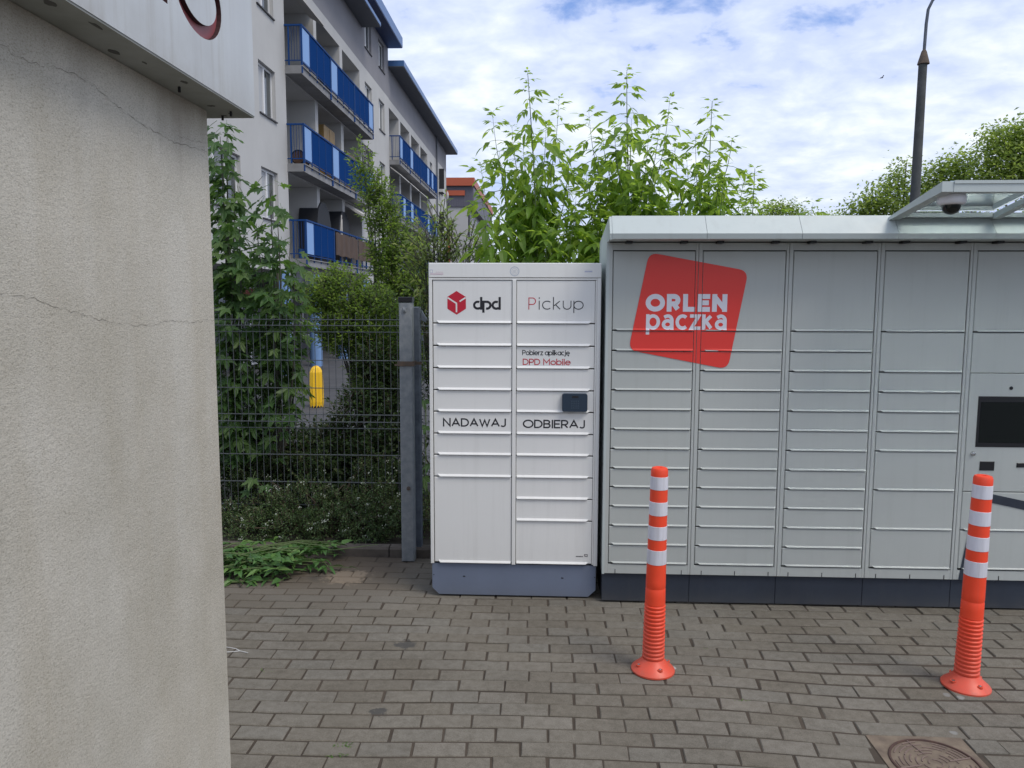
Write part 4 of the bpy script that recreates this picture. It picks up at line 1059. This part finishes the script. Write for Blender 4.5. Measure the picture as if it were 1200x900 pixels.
q = MB(); q.tube([(-7.4, 28.2, 2.96), (-7.4, 28.2, 4.6)], .03, 6); q.tube([(-7.4, 28.2, 4.75), (-7.4, 28.0, 4.0)], .02, 6); single(q, 'clothes_rack', M['awn'], (-7.4, 28.2, 2.96), 'pale folded drying rack between the black covers on the lowest balcony', 'rack')

# red-roofed building beyond
rb = thing('apartment_building', (-8, 78, -.4), 'distant pale block with orange red roof bands and ribbed grey top floor', 'building')
q = MB(); q.box(-20, -7.27, 72, 95, -.4, 10.17); part(q, 'wall', M['farwall'], rb)
q = MB(); q.box(-20, -6.72, 71.9, 96, 10.2, 12.75)
for k in range(60): q.box(-19.9 + k * .22, -19.86 + k * .22, 71.86, 71.9, 10.2, 12.3)
part(q, 'top_floor', M['purple'], rb)
q = MB(); q.box(-20.2, -6.62, 71.6, 96.2, 12.05, 12.76); q.box(-20.1, -7.5, 71.75, 71.86, 11.2, 11.65); part(q, 'roof', M['redroof'], rb)
q = MB(); q.box(-9.2, -8.9, 71.8, 71.99, 5.2, 7.9); part(q, 'orange_panel', M['redroof'], rb)
for z in (8.0, 5.2, 2.4):
    for y in (74.5, 79.0, 84.0, 89.0):
        window(rb, -7.25, y, y + 1.6, z, z + 1.6, 2, False, False)
    q = MB(); q.box(-7.27, -6.3, 81, 88, z - .7, z - .5); sb = part(q, 'balcony_slab', M['slab'], rb)
    q = MB(); q.box(-6.34, -6.3, 81, 88, z - .5, z + .5); part(q, 'railing_panel', M['purple'], sb)
    q = MB(); q.box(-7.27, -7.2, 72.4, 73.6, z - .6, z + 1.6); part(q, 'loggia_screen', M['cover'], rb)

# yellow bollard sleeve out on the asphalt
q = MB(); n = 20; pr = []
for h_, r0 in ((-.34, .115), (-.28, .125), (.10, .118), (.30, .112), (.38, .08), (.42, .04), (.43, .005)):
    pr.append((r0, h_))
k0 = len(q.v)
for r0, h_ in pr:
    for j in range(24):
        t = 2 * math.pi * j / 24; rr_ = r0 * (1 + (.10 if j % 2 else -.06)); dz = (-.05 if j % 2 and h_ < -.3 else 0)
        q.v.append((-4.50 + rr_ * math.cos(t), 15.0 + rr_ * math.sin(t), h_ + dz))
for i in range(len(pr) - 1):
    for j in range(24): q.f.append((i * 24 + j, i * 24 + (j + 1) % 24, (i + 1) * 24 + (j + 1) % 24, (i + 1) * 24 + j)); q.mi.append(0)
single(q, 'ribbed_post', M['yellow'], (-4.5, 15, -.38), 'yellow ribbed plastic post seen through the mesh fence', 'bollard')

# ------------------------------------------------------------------ street lamp and bird
lp = thing('street_lamp', (6.80, 15, -.4), 'tall tapered dark concrete lamp post with rusty collar behind the lockers', 'street lamp')
q = MB(); q.tube([(6.77, 15, -.4), (6.785, 15, 3.5), (6.792, 15, 6.02)], [.118, .085, .073], 16); part(q, 'post', M['poleconc'], lp, True)
q = MB(); q.lathe([(.080, 5.99), (.104, 6.0), (.098, 6.03), (.046, 6.22), (.028, 6.25)], (6.80, 15, 0), 18); part(q, 'collar', M['rust'], lp, True)
q = MB(); q.tube([(6.80, 15, 6.2), (6.81, 15, 6.7), (6.83, 15, 6.95), (6.89, 14.98, 7.1), (7.0, 14.96, 7.22), (7.3, 14.9, 7.4), (7.9, 14.8, 7.55)], [.028, .028, .027, .026, .026, .026, .026], 10); part(q, 'arm', M['galv_dark'], lp, True)
q = MB(); q.lathe([(.03, 0), (.10, .12), (.12, .35), (.09, .55), (.02, .6)], (7.85, 14.8, 7.55), 14, 'x'); part(q, 'lamp_head', M['galv'], lp, True)
q = MB(); bx, by, bz = 16.2, 40, 12.55
q.tube([(bx - .28, by, bz - .08), (bx - .12, by, bz - .02), (bx + .02, by, bz), (bx + .12, by, bz + .03), (bx + .17, by, bz + .03)], [.01, .05, .07, .045, .01], 8)
q.face([(bx - .05, by, bz + .03), (bx + .08, by, bz + .03), (bx + .22, by - .1, bz + .24), (bx + .10, by - .2, bz + .30)]); q.face([(bx - .05, by, bz + .03), (bx + .08, by, bz + .03), (bx + .02, by + .3, bz + .16), (bx - .10, by + .4, bz + .10)])
q.face([(bx - .26, by - .04, bz - .08), (bx - .42, by - .07, bz - .12), (bx - .42, by + .07, bz - .12), (bx - .26, by + .04, bz - .08)])
q.v = [((a - bx) * .38 + bx, (b - by) * .38 + by, (c - bz) * .38 + bz) for a, b, c in q.v]
single(q, 'bird', M['bird'], (bx, by, bz), 'small dark bird in flight against the clouds', 'bird')

# ------------------------------------------------------------------ leaves
def leaf_frame(d, upv=Vector((0, 0, 1)), roll=0.0):
    d = d.normalized(); s_ = d.cross(upv)
    if s_.length < 1e-3: s_ = Vector((1, 0, 0))
    s_.normalize(); n_ = s_.cross(d)
    c, s2 = math.cos(roll), math.sin(roll)
    return s_ * c + n_ * s2, n_ * c - s_ * s2
def lanceolate(mb, base, d, L, W, roll=0.0, droop=.2, fold=.25, seg=3, widest=.35):
    s_, n_ = leaf_frame(d, roll=roll); d = d.normalized()
    prof = {2: [(0, 0), (.45, 1), (1, 0)], 3: [(0, 0), (.28, .92), (.62, .72), (1, 0)]}[seg]
    pts = []; k0 = len(mb.v)
    for t, wd in prof:
        c = base + d * L * t - Vector((0, 0, 1)) * droop * L * t * t
        if wd == 0: mb.v.append(tuple(c)); pts.append((len(mb.v) - 1,))
        else:
            e = s_ * W / 2 * wd; u = n_ * W * fold * wd * .5
            mb.v += [tuple(c + e + u), tuple(c), tuple(c - e + u)]; k = len(mb.v); pts.append((k - 3, k - 2, k - 1))
    for a, b in zip(pts[:-1], pts[1:]):
        if len(a) == 1: fs = [(a[0], b[0], b[1]), (a[0], b[1], b[2])]
        elif len(b) == 1: fs = [(a[0], b[0], a[1]), (a[1], b[0], a[2])]
        else: fs = [(a[0], b[0], b[1], a[1]), (a[1], b[1], b[2], a[2])]
        for f in fs: mb.f.append(f); mb.mi.append(mb.cur)
def compound_mesh(k):
    """box elder leaf along +X, hanging: stalk and five or seven pointed leaflets"""
    rr = random.Random(k); q = MB(); L = 1.0
    curve = lambda t: Vector((t * .62, 0, -.30 * t * t))
    q.tube([curve(i / 3) for i in range(4)], .010, 3, False)
    n = rr.choice((1, 2, 2))
    for i in range(n):
        t = .55 + .27 * i; c = curve(t)
        for sgn in (1, -1):
            d = Vector((.55, sgn * .75, -.45 + rr.uniform(-.2, .2)))
            lanceolate(q, c, d, rr.uniform(.40, .50), rr.uniform(.19, .27), rr.uniform(-.5, .5), .4)
    lanceolate(q, curve(1), Vector((.75, rr.uniform(-.2, .2), -.55)), rr.uniform(.48, .58), rr.uniform(.22, .28), rr.uniform(-.3, .3), .3)
    return q
def maple_mesh(k):
    """five-lobed palmate leaf, flat in XY, stalk at the origin, tip along +X, drooping"""
    rr = random.Random(k); q = MB(); q.tube([(-.42, 0, .10), (-.2, 0, .06), (0, 0, 0)], .010, 3, False)
    lobes = [(0, 1.0), (52, .82), (-52, .82), (112, .48), (-112, .48)]; lobes.sort()
    ring = []
    order = [(-150, .20)] + [(a, b) for a, b in lobes] + [(150, .20)]
    for i, (a, l) in enumerate(order):
        if abs(a) == 150: ring.append((a, l)); continue
        l *= rr.uniform(.92, 1.08)
        ring += [(a - 13, l * .66), (a - 7, l * .80), (a, l), (a + 7, l * .80), (a + 13, l * .66)]
        if i < len(order) - 2: na = order[i + 1][0]; ring.append(((a + na) / 2, .40 * (1 if abs(a) < 60 and abs(na) < 60 else .85)))
    f = rr.uniform(.05, .28)
    pts = [(0, 0, 0)]
    for a, l in ring:
        x, y = l * math.cos(R(a)) * .62 + .0, l * math.sin(R(a)) * .62
        pts.append((x, y, -.35 * (x * x + y * y) + f * abs(y) * .4 + .03 * math.sin(a * .2)))
    q.faces(pts, [(0, i, i + 1) for i in range(1, len(pts) - 1)])
    return q
CM = [compound_mesh(k) for k in range(7)]; MM = [maple_mesh(k) for k in range(6)]
CMe = [q.mesh('leaf', M['lf_elder']) for q in CM]; MMe = [q.mesh('leaf', M['lf_maple']) for q in MM]
def put_leaf(parent, protos, meshes, leaves, stuff_name, m, limit=300):
    """leaves: (position, azimuth, pitch, roll, size); the largest stay single objects"""
    leaves = sorted(leaves, key=lambda l: -l[4] + rnd.uniform(-.01, .01))
    off = worldloc(parent); q = MB()
    for k, (p, az, pi_, ro, s_) in enumerate(leaves):
        v = rnd.randrange(len(protos))
        rot = Matrix.Rotation(az, 4, 'Z') @ Matrix.Rotation(pi_, 4, 'Y') @ Matrix.Rotation(ro, 4, 'X')
        if k < limit:
            o = link('leaf', meshes[v], parent, Vector(p) - off); o.rotation_euler = rot.to_euler(); o.scale = (s_, s_, s_)
        else:
            Mx = Matrix.Translation(Vector(p)) @ rot @ Matrix.Scale(s_, 4)
            q.faces([tuple(Mx @ Vector(w_)) for w_ in protos[v].v], protos[v].f)
    if q.f: part(q, stuff_name, m, parent, kind='stuff')

def box_elder(base, tips, label, seed, zlow=1.4, size=.235, dens=1.0, group=None):
    rr = random.Random(seed)
    t = thing('box_elder_tree', base, label, 'tree', group)
    B = Vector(base); wood = MB(); leaves = []
    main = max(tips, key=lambda p: p[2]); main = Vector(main)
    def stemp(z):
        u = max(0, min(1, (z - B.z) / (main.z - B.z))); return Vector((B.x + (main.x - B.x) * u ** 1.1 + .03 * math.sin(u * 5 + seed), B.y + (main.y - B.y) * u, B.z + (main.z - B.z) * u))
    for tip in tips:
        T = Vector(tip)
        if (T - main).length < 1e-6: path = [stemp(B.z + (main.z - B.z) * k / 14) for k in range(15)]; r0 = .02
        else:
            zs = max(B.z + .5, T.z - abs(T.x - main.x) * rr.uniform(1.2, 1.7) - rr.uniform(.35, .7)); S = stemp(zs); r0 = .008
            path = []
            for k in range(9):
                u = k / 8; p = S.lerp(T, u); p.x += (T.x - S.x) * .22 * math.sin(u * math.pi); p.y += (T.y - S.y) * .2 * math.sin(u * math.pi); path.append(p)
        wood.tube(path, [r0 * .75 * (1 - .85 * k / (len(path) - 1)) for k in range(len(path))], 6)
        Ls = [0]
        for a, b in zip(path[:-1], path[1:]): Ls.append(Ls[-1] + (b - a).length)
        tot = Ls[-1]; s_ = tot; step = .030; ph = rr.uniform(0, 3); k = 0
        while s_ > max(0, tot - 2.3):
            i = next(i for i in range(len(Ls) - 1) if Ls[i + 1] >= s_ - 1e-6); u = (s_ - Ls[i]) / max(1e-6, Ls[i + 1] - Ls[i]); p = path[i].lerp(path[i + 1], min(1, u))
            if p.z < zlow: break
            d_ = tot - s_; young = max(0, 1 - d_ / .30)
            sz = size * (.36 + .64 * min(1, d_ / .32)) * rr.uniform(.62, 1.2)
            for a in (0, math.pi):
                if rr.random() > dens: continue
                leaves.append((tuple(p), ph + a + rr.uniform(-.4, .4), -1.05 * young + .10 + rr.uniform(-.35, .4) * (1 - young * .6), rr.uniform(-.4, .4), sz))
            ph += math.pi / 2 + .2; k += 1
            s_ -= step + (.052 if d_ > .12 else .010) * rr.uniform(.8, 1.2)
    part(wood, 'trunk', M['twig'], t, True)
    put_leaf(t, CM, CMe, leaves, 'foliage', M['lf_elder'])
    return t
def P_(px, py, Y):                                     # a spot on the plane at depth Y, given by its direction
    x, z = (px - 600) / F_PX, -(py - 450) / F_PX
    v = r2 * x + u2 * z + fw; return tuple(Vector((0, 0, EYE)) + v * (Y / v.y))
def fill(px0, px1, top, bot, n, Y0, Y1, seed):
    rr = random.Random(seed); out = []
    for _ in range(n):
        px = rr.uniform(px0, px1); tp = top(px); out.append(P_(px, rr.uniform(tp, bot), rr.uniform(Y0, Y1)))
    return out
tp1 = [(620, 88), (577, 132), (563, 190), (655, 118), (640, 150), (600, 150), (668, 180), (585, 178), (613, 170), (565, 235)]
tips = [P_(a, b, 5.9 + rnd.uniform(-.3, .5)) for a, b in tp1] + fill(568, 690, lambda x: 185 + abs(x - 620) * .7, 300, 16, 5.5, 6.6, 3)
box_elder((-.05, 5.95, 0), tips, 'leafy young box elder left of the other two, directly behind the white locker', 11, group='box elder saplings behind the lockers')
tp2 = [(739, 84), (690, 132), (706, 158), (720, 150), (760, 160), (785, 116), (772, 152), (665, 205), (700, 190), (740, 140)]
tips = [P_(a, b, 6.0 + rnd.uniform(-.3, .5)) for a, b in tp2] + fill(668, 790, lambda x: 175 + abs(x - 735) * .5, 275, 17, 5.6, 6.7, 4)
box_elder((.62, 6.1, 0), tips, 'box elder with the tallest single leader, above the corner of the grey locker', 12, group='box elder saplings behind the lockers')
tp3 = [(838, 120), (815, 160), (858, 162), (805, 190), (830, 180), (872, 205), (850, 215), (884, 214), (790, 165)]
tips = [P_(a, b, 6.1 + rnd.uniform(-.3, .4)) for a, b in tp3] + fill(780, 890, lambda x: 195 + max(0, x - 840) * .7, 262, 15, 5.7, 6.7, 5)
box_elder((1.28, 6.2, 0), tips, 'box elder right of the other two, leaning over the grey locker roof', 13, group='box elder saplings behind the lockers')
tips = [P_(a, b, 6.3) for a, b in ((884, 198), (912, 236), (900, 238), (953, 238), (870, 232))]
box_elder((1.7, 6.3, 0), tips, 'low box elder shoots just above the locker roof, right of the tall saplings', 14, group='box elder saplings behind the lockers', size=.18)

def norway(base, tips, label, seed, size=.185, zlow=.4):
    rr = random.Random(seed); t = thing('norway_maple', base, label, 'tree', 'norway maple saplings by the kiosk wall'); B = Vector(base); wood = MB(); leaves = []
    for tip in tips:
        T = Vector(tip); S = Vector((B.x, B.y, max(B.z, T.z - 1.2 - abs(T.x - B.x)))); path = []
        for k in range(7): u = k / 6; p = S.lerp(T, u); p.x += (T.x - S.x) * .2 * math.sin(u * math.pi); path.append(p)
        wood.tube(path, [.012 * (1 - .8 * k / 6) for k in range(7)], 5)
        for k in range(1, 7):
            for u in (0, .5):
                if k == 6 and u: continue
                p = path[k].lerp(path[min(6, k + 1)], u)
                if p.z < zlow: continue
                for s_ in range(3):
                    az = rr.uniform(-2.9, -.3) if rr.random() < .7 else rr.uniform(0, 6.28); ln = rr.uniform(.06, .14)
                    q_ = p + Vector((math.cos(az) * ln, math.sin(az) * ln, rr.uniform(-.02, .06)))
                    leaves.append((tuple(q_), az + rr.uniform(-.4, .4), rr.uniform(.15, .95), rr.uniform(-.4, .4), size * rr.uniform(.65, 1.15)))
    wood.tube([B, B + Vector((0, 0, 1.0)), B + Vector((.02, 0, 2.0))], [.02, .016, .01], 6)
    part(wood, 'trunk', M['greytwig'], t, True)
    put_leaf(t, MM, MMe, leaves, 'foliage', M['lf_maple'])
tips = [P_(a, b, 5.95 + rnd.uniform(-.25, .3)) for a, b in ((258, 160), (266, 150), (262, 195), (275, 215), (262, 240), (280, 262), (268, 285), (262, 320), (285, 330), (270, 365), (290, 395), (262, 420), (300, 440), (280, 460), (262, 490), (330, 470))]
norway((-2.47, 6.0, 0), tips, 'tall norway maple sapling reaching the sign box at the corner of the kiosk wall', 21)
tips = [P_(a, b, 6.0 + rnd.uniform(-.25, .3)) for a, b in ((316, 222), (325, 255), (300, 262), (340, 285), (310, 290), (330, 315), (295, 320), (345, 330), (318, 345), (300, 375), (330, 385), (280, 345), (345, 365), (355, 350))]
norway((-2.12, 6.05, 0), tips, 'lower spreading norway maple sapling between the kiosk wall and the blue columns', 22, zlow=.8)

def shrub(name, base, blobs, label, cat, seed, n, L, W, m, wood_m, group=None, twigs=26, droop=.15, kind=None, flowers=0):
    """blobs: ellipsoids (cx,cy,cz,rx,ry,rz,weight); leaves ride on short sprays spread through them"""
    rr = random.Random(seed); t = thing(name, base, label, cat, group); q = MB(); wood = MB(); fl = MB(); B = Vector(base)
    tw = sum(b[6] for b in blobs)
    for (cx_, cy_, cz_, rx, ry, rz, wt) in blobs:
        cnt = int(n * wt / tw / 9); tc_ = max(2, int(twigs * wt / tw))
        for k in range(tc_):
            a, b = rr.uniform(0, 6.28), rr.uniform(.1, .9); e = Vector((cx_ + rx * b * math.cos(a), cy_ + ry * b * math.sin(a), cz_ + rz * rr.uniform(.1, .95)))
            mid = B.lerp(e, .55) + Vector((rr.uniform(-.06, .06), 0, .15 * (e.z - B.z)))
            wood.tube([B + Vector((rr.uniform(-.05, .05), rr.uniform(-.05, .05), 0)), mid, e], [.010, .007, .002], 4, False)
        for k in range(cnt):
            while True:
                u = Vector((rr.uniform(-1, 1), rr.uniform(-1, 1), rr.uniform(-1, 1)))
                if .25 < u.length < 1: break
            p = Vector((cx_ + u.x * rx, cy_ + u.y * ry, cz_ + u.z * rz))
            d = Vector((u.x, u.y, u.z * .6 + .75)).normalized() + Vector((rr.uniform(-.5, .5), rr.uniform(-.5, .5), rr.uniform(-.3, .3))); d.normalize()
            sl_ = L * rr.uniform(1.8, 3.2)
            wood.tube([p, p + d * sl_], .0022 if L < .08 else .004, 3, False)
            s0, n0 = leaf_frame(d)
            for i in range(9):
                f_ = i / 8; c = p + d * sl_ * f_; a = i * 2.4 + k
                out = (s0 * math.cos(a) + n0 * math.sin(a)) * (1.1 - .8 * f_) + d * (.15 + .8 * f_) + Vector((0, 0, -.25))
                lanceolate(q, c, out, L * rr.uniform(.7, 1.2), W * rr.uniform(.8, 1.2), rr.uniform(-.6, .6), droop, .2, 2)
            if flowers and rr.random() < flowers:
                e = p + d * sl_
                for _ in range(4):
                    o_ = e + Vector((rr.uniform(-.016, .016), rr.uniform(-.016, .016), rr.uniform(-.008, .014))); r0 = .0045
                    fl.face([o_ + Vector((r0, 0, r0)), o_ + Vector((0, -r0, 0)), o_ + Vector((-r0, 0, r0)), o_ + Vector((0, r0, 2 * r0))])
    part(wood, 'twigs' if kind is None else 'twigs', wood_m, t)
    part(q, 'foliage', m, t, kind='stuff')
    if fl.f: part(fl, 'blossom', M['flower'], t, kind='stuff')
    return t
def bl(px, py, Y, rx, rz, ry=None, wt=None):
    p = P_(px, py, Y); s_ = Y / F_PX; rx, rz = rx * s_, rz * s_
    return (p[0], p[1], p[2], rx, ry or (rx * .8), rz, wt or rx * rz)
shrub('privet_shrub', (-1.62, 7.6, -.1), [bl(424, 190, 7.5, 5, 16), bl(431, 220, 7.5, 11, 22), bl(446, 250, 7.5, 18, 30), bl(458, 290, 7.5, 25, 32), bl(470, 325, 7.5, 32, 34), bl(482, 355, 7.4, 36, 40), bl(472, 405, 7.4, 40, 50)],
      'tall slender bright green shrub rising left of the galvanised post before the balconies', 'shrub', 31, 15000, .046, .022, M['lf_privet'], M['greytwig'])
shrub('privet_shrub', (-1.55, 6.7, 0), [bl(400, 355, 6.7, 38, 36), bl(435, 385, 6.6, 42, 42), bl(380, 345, 6.8, 16, 20), bl(445, 440, 6.5, 28, 45), bl(410, 395, 6.6, 38, 24)],
      'dense rounded privet bush above the fence between the maple and the post', 'shrub', 32, 17000, .040, .020, M['lf_privet'], M['greytwig'])
shrub('dark_shrub', (-1.9, 6.2, 0), [bl(436, 505, 6.2, 46, 52), bl(322, 532, 6.3, 55, 34), bl(385, 540, 6.2, 50, 40), bl(290, 560, 6.1, 50, 60), bl(380, 560, 6.1, 60, 50), bl(450, 570, 6.0, 40, 70), bl(285, 500, 6.4, 35, 50), bl(400, 600, 6.0, 90, 40), bl(448, 450, 6.3, 26, 50)],
      'dark tangled shrubs filling the space behind the mesh fence', 'shrub', 33, 30000, .048, .026, M['lf_dark'], M['wood'], twigs=60)
shrub('dark_shrub', (-.75, 6.3, 0), [bl(505, 460, 6.3, 22, 110), bl(505, 600, 6.2, 26, 90), bl(530, 440, 6.4, 30, 70), bl(560, 430, 6.5, 50, 60), bl(640, 440, 6.4, 70, 110), bl(705, 500, 6.3, 20, 200)],
      'dark shrub seen in the gaps either side of the white locker', 'shrub', 34, 7000, .055, .022, M['lf_dark'], M['wood'], twigs=30)
shrub('willow_leaved_shrub', (-.85, 6.5, 0), [bl(510, 290, 6.4, 18, 34), bl(540, 300, 6.4, 22, 22), bl(500, 330, 6.4, 14, 40), bl(525, 272, 6.5, 12, 14, wt=.004)],
      'pale narrow leaved shrub peeping over the left corner of the white locker', 'shrub', 35, 1100, .085, .019, M['lf_pale'], M['greytwig'], droop=.3)
gc = [bl(px, py, Y, 30, 26, .22) for px, py, Y in ((280, 612, 5.5), (320, 602, 5.5), (360, 590, 5.5), (400, 600, 5.5), (440, 590, 5.5), (460, 612, 5.4), (300, 625, 5.3), (345, 622, 5.3), (390, 622, 5.3), (430, 622, 5.3), (500, 610, 5.5), (300, 560, 5.9), (370, 555, 5.9), (440, 560, 5.8))]
shrub('cotoneaster', (-1.6, 5.45, 0), gc, 'low small leaved cotoneaster with tiny white flowers along the kerb', 'shrub', 36, 34000, .020, .012, M['lf_cover'], M['wood'], twigs=16, flowers=.05)
# a few broad maple leaves poking through the fence low down and beside the post
t = thing('maple_seedling', (-1.95, 5.6, 0), 'small maple seedling with broad leaves low against the fence wires', 'plant', 'maple seedlings')
put_leaf(t, MM, MMe, [(P_(296, 562, 5.50), -1.6, .5, 0, .17), (P_(310, 570, 5.5), -.8, .4, .2, .15), (P_(290, 575, 5.5), -2.3, .6, -.2, .14)], 'foliage', M['lf_maple'])
q = MB(); q.tube([(-1.98, 5.62, .02), P_(300, 566, 5.56)], .004, 4); part(q, 'stem', M['twig'], t)
t = thing('maple_seedling', (-.62, 5.6, 0), 'small maple seedling with broad leaves between the gate post and white locker', 'plant', 'maple seedlings')
put_leaf(t, MM, MMe, [(P_(497, 560, 5.45), -1.2, .7, 0, .16), (P_(492, 572, 5.4), -2.0, .5, .2, .13), (P_(502, 545, 5.5), -1.8, .6, .2, .14), (P_(497, 470, 5.5), -1.4, .6, .2, .14), (P_(499, 500, 5.5), -1.7, .6, -.2, .12)], 'foliage', M['lf_elder'])
q = MB(); q.tube([(-.8, 5.6, .02), P_(499, 566, 5.5), P_(499, 470, 5.55)], .004, 4); part(q, 'stem', M['twig'], t)

# distant trees right of the lockers
def far_tree(base, blobs, label, seed, n, L, group='trees beyond the lockers'):
    rr = random.Random(seed); t = thing('tree', base, label, 'tree', group); q = MB(); wood = MB(); B = Vector(base)
    tw = sum(b[6] for b in blobs)
    hx_ = sum(b[0] for b in blobs) / len(blobs)
    fork = Vector((B.x, B.y, B.z + 2.4)); wood.tube([B, fork], [.16, .11], 8)
    for (cx_, cy_, cz_, rx, ry, rz, wt) in blobs:
        C_ = Vector((cx_, cy_, cz_)); wood.tube([fork, fork.lerp(C_, .5) + Vector((0, 0, .2)), C_ + Vector((0, 0, rz * .6))], [.07, .04, .012], 5, False)
        cnt = int(n * wt / tw / 14)
        for k in range(cnt):
            while True:
                u = Vector((rr.uniform(-1, 1), rr.uniform(-1, 1), rr.uniform(-1, 1)))
                if .35 < u.length < 1: break
            p = C_ + Vector((u.x * rx, u.y * ry, u.z * rz)) * rr.uniform(.8, 1.12)
            for i in range(14):
                o_ = Vector((rr.gauss(0, 1), rr.gauss(0, 1), rr.gauss(0, .8))) * L * 1.5
                lanceolate(q, p + o_, Vector((rr.uniform(-1, 1), rr.uniform(-1, 1), rr.uniform(-.7, .5))), L * rr.uniform(.7, 1.2), L * .5, rr.uniform(-1, 1), .1, .2, 2)
    part(wood, 'trunk', M['wood'], t); part(q, 'crown', M['lf_far'], t, kind='stuff')
far_tree((9.6, 22, -.4), [bl(1008, 247, 22, 18, 10), bl(1030, 232, 22, 18, 14), bl(1052, 214, 22, 12, 14), bl(1045, 245, 22, 36, 12), bl(1062, 195, 22, 7, 7), bl(1075, 235, 22, 18, 18)],
         'sparse light green tree low behind the lamp post', 41, 4200, .12)
far_tree((11.4, 21, -.4), [bl(1100, 225, 21, 20, 24), bl(1118, 192, 21, 12, 14), bl(1100, 205, 21, 14, 14), bl(1130, 215, 21, 18, 20), bl(1090, 245, 21, 30, 14), bl(1133, 190, 21, 8, 8)],
         'light green tree behind the canopy, between lamp post and the big tree', 42, 4200, .12)
far_tree((13.2, 20, -.4), [bl(1180, 195, 20, 36, 34), bl(1215, 180, 20, 40, 40), bl(1165, 165, 20, 14, 14), bl(1195, 158, 20, 16, 14), bl(1150, 225, 20, 24, 22), bl(1250, 200, 20, 50, 50)],
         'big full green tree at the right edge behind the canopy', 43, 15000, .115)
far_tree((13, 42, -.4), [bl(905, 247, 42, 16, 9), bl(928, 248, 42, 16, 9), bl(962, 258, 42, 20, 6)],
         'very distant low treetops just above the locker roof', 44, 2600, .16)

# ------------------------------------------------------------------ small things on the paving
rr = random.Random(5)
cb = thing('cut_branches', (-1.75, 4.68, 0), 'heap of freshly cut leafy branches lying on the paving by the kerb', 'branches')
wood, lv = MB(), MB()
for k in range(32):
    a = Vector((rr.uniform(-2.3, -1.75), rr.uniform(4.42, 4.85), rr.uniform(.01, .13)))
    ang = rr.uniform(-.1, .75); Lb = rr.uniform(.3, .62); d = Vector((math.cos(ang), math.sin(ang) * .75, rr.uniform(-.1, .12)))
    b = a + d * Lb; b.z = max(.012, b.z); b.y = min(b.y, 4.97); b.x = min(b.x, -1.33)
    if k == 0: a = Vector((-2.0, 4.62, .06)); b = Vector((-1.08, 4.86, .13))
    if k == 1: a = Vector((-1.95, 4.70, .05)); b = Vector((-1.22, 4.72, .02))
    mid = a.lerp(b, .5) + Vector((0, 0, rr.uniform(0, .05))); wood.tube([a, mid, b], [.005, .004, .002], 5)
    for i in range(24 if k else 5):
        u = rr.uniform(.05, 1) if k else rr.uniform(.05, .4); p = a.lerp(b, u); az = rr.uniform(0, 6.28)
        lanceolate(lv, p + Vector((0, 0, .006)), Vector((math.cos(az), math.sin(az), rr.uniform(-.15, .35))), rr.uniform(.05, .11), rr.uniform(.018, .040), rr.uniform(-.9, .9), .25, .25)
part(wood, 'stems', M['twig'], cb); part(lv, 'leaves', M['lf_cut'], cb, kind='stuff')
q = MB(); q.tube([(-1.60, 3.57, .006), (-1.55, 3.585, .012), (-1.50, 3.575, .010), (-1.475, 3.56, .006), (-1.43, 3.547, .004)], .0018, 5)
q.tube([(-1.60, 3.545, .006), (-1.54, 3.54, .008), (-1.50, 3.548, .008), (-1.475, 3.56, .006)], .0018, 5)
single(q, 'cable_tie', M['string'], (-1.5, 3.56, 0), 'thin white plastic tie lying on the paving at the wall corner', 'cable tie')
for k, (x, y, n, s_, lb) in enumerate(((-1.28, 3.38, 16, .03, 'small grass tuft in a paving joint near the white tie'), (-.76, 2.80, 22, .035, 'grass tuft in a paving joint at the bottom, left of centre'), (-.78, 2.73, 16, .03, 'grass sprig in a paving joint at the bottom edge'), (.855, 3.215, 14, .028, 'tiny grass tuft in a joint right of the first bollard'), (.77, 3.72, 8, .02, 'faint mossy sprig in a joint behind the first bollard'))):
    q = MB()
    for i in range(n):
        az = rr.uniform(0, 6.28); b = Vector((x + rr.uniform(-.035, .035), y + rr.uniform(-.004, .004), -.004))
        lanceolate(q, b, Vector((math.cos(az) * .8, math.sin(az) * .8, .6)), s_ * rr.uniform(.6, 1.1), .004, 0, .5, .2, 2)
    single(q, 'grass_tuft', M['grass'], (x, y, 0), lb, 'grass', 'grass tufts in the paving joints')
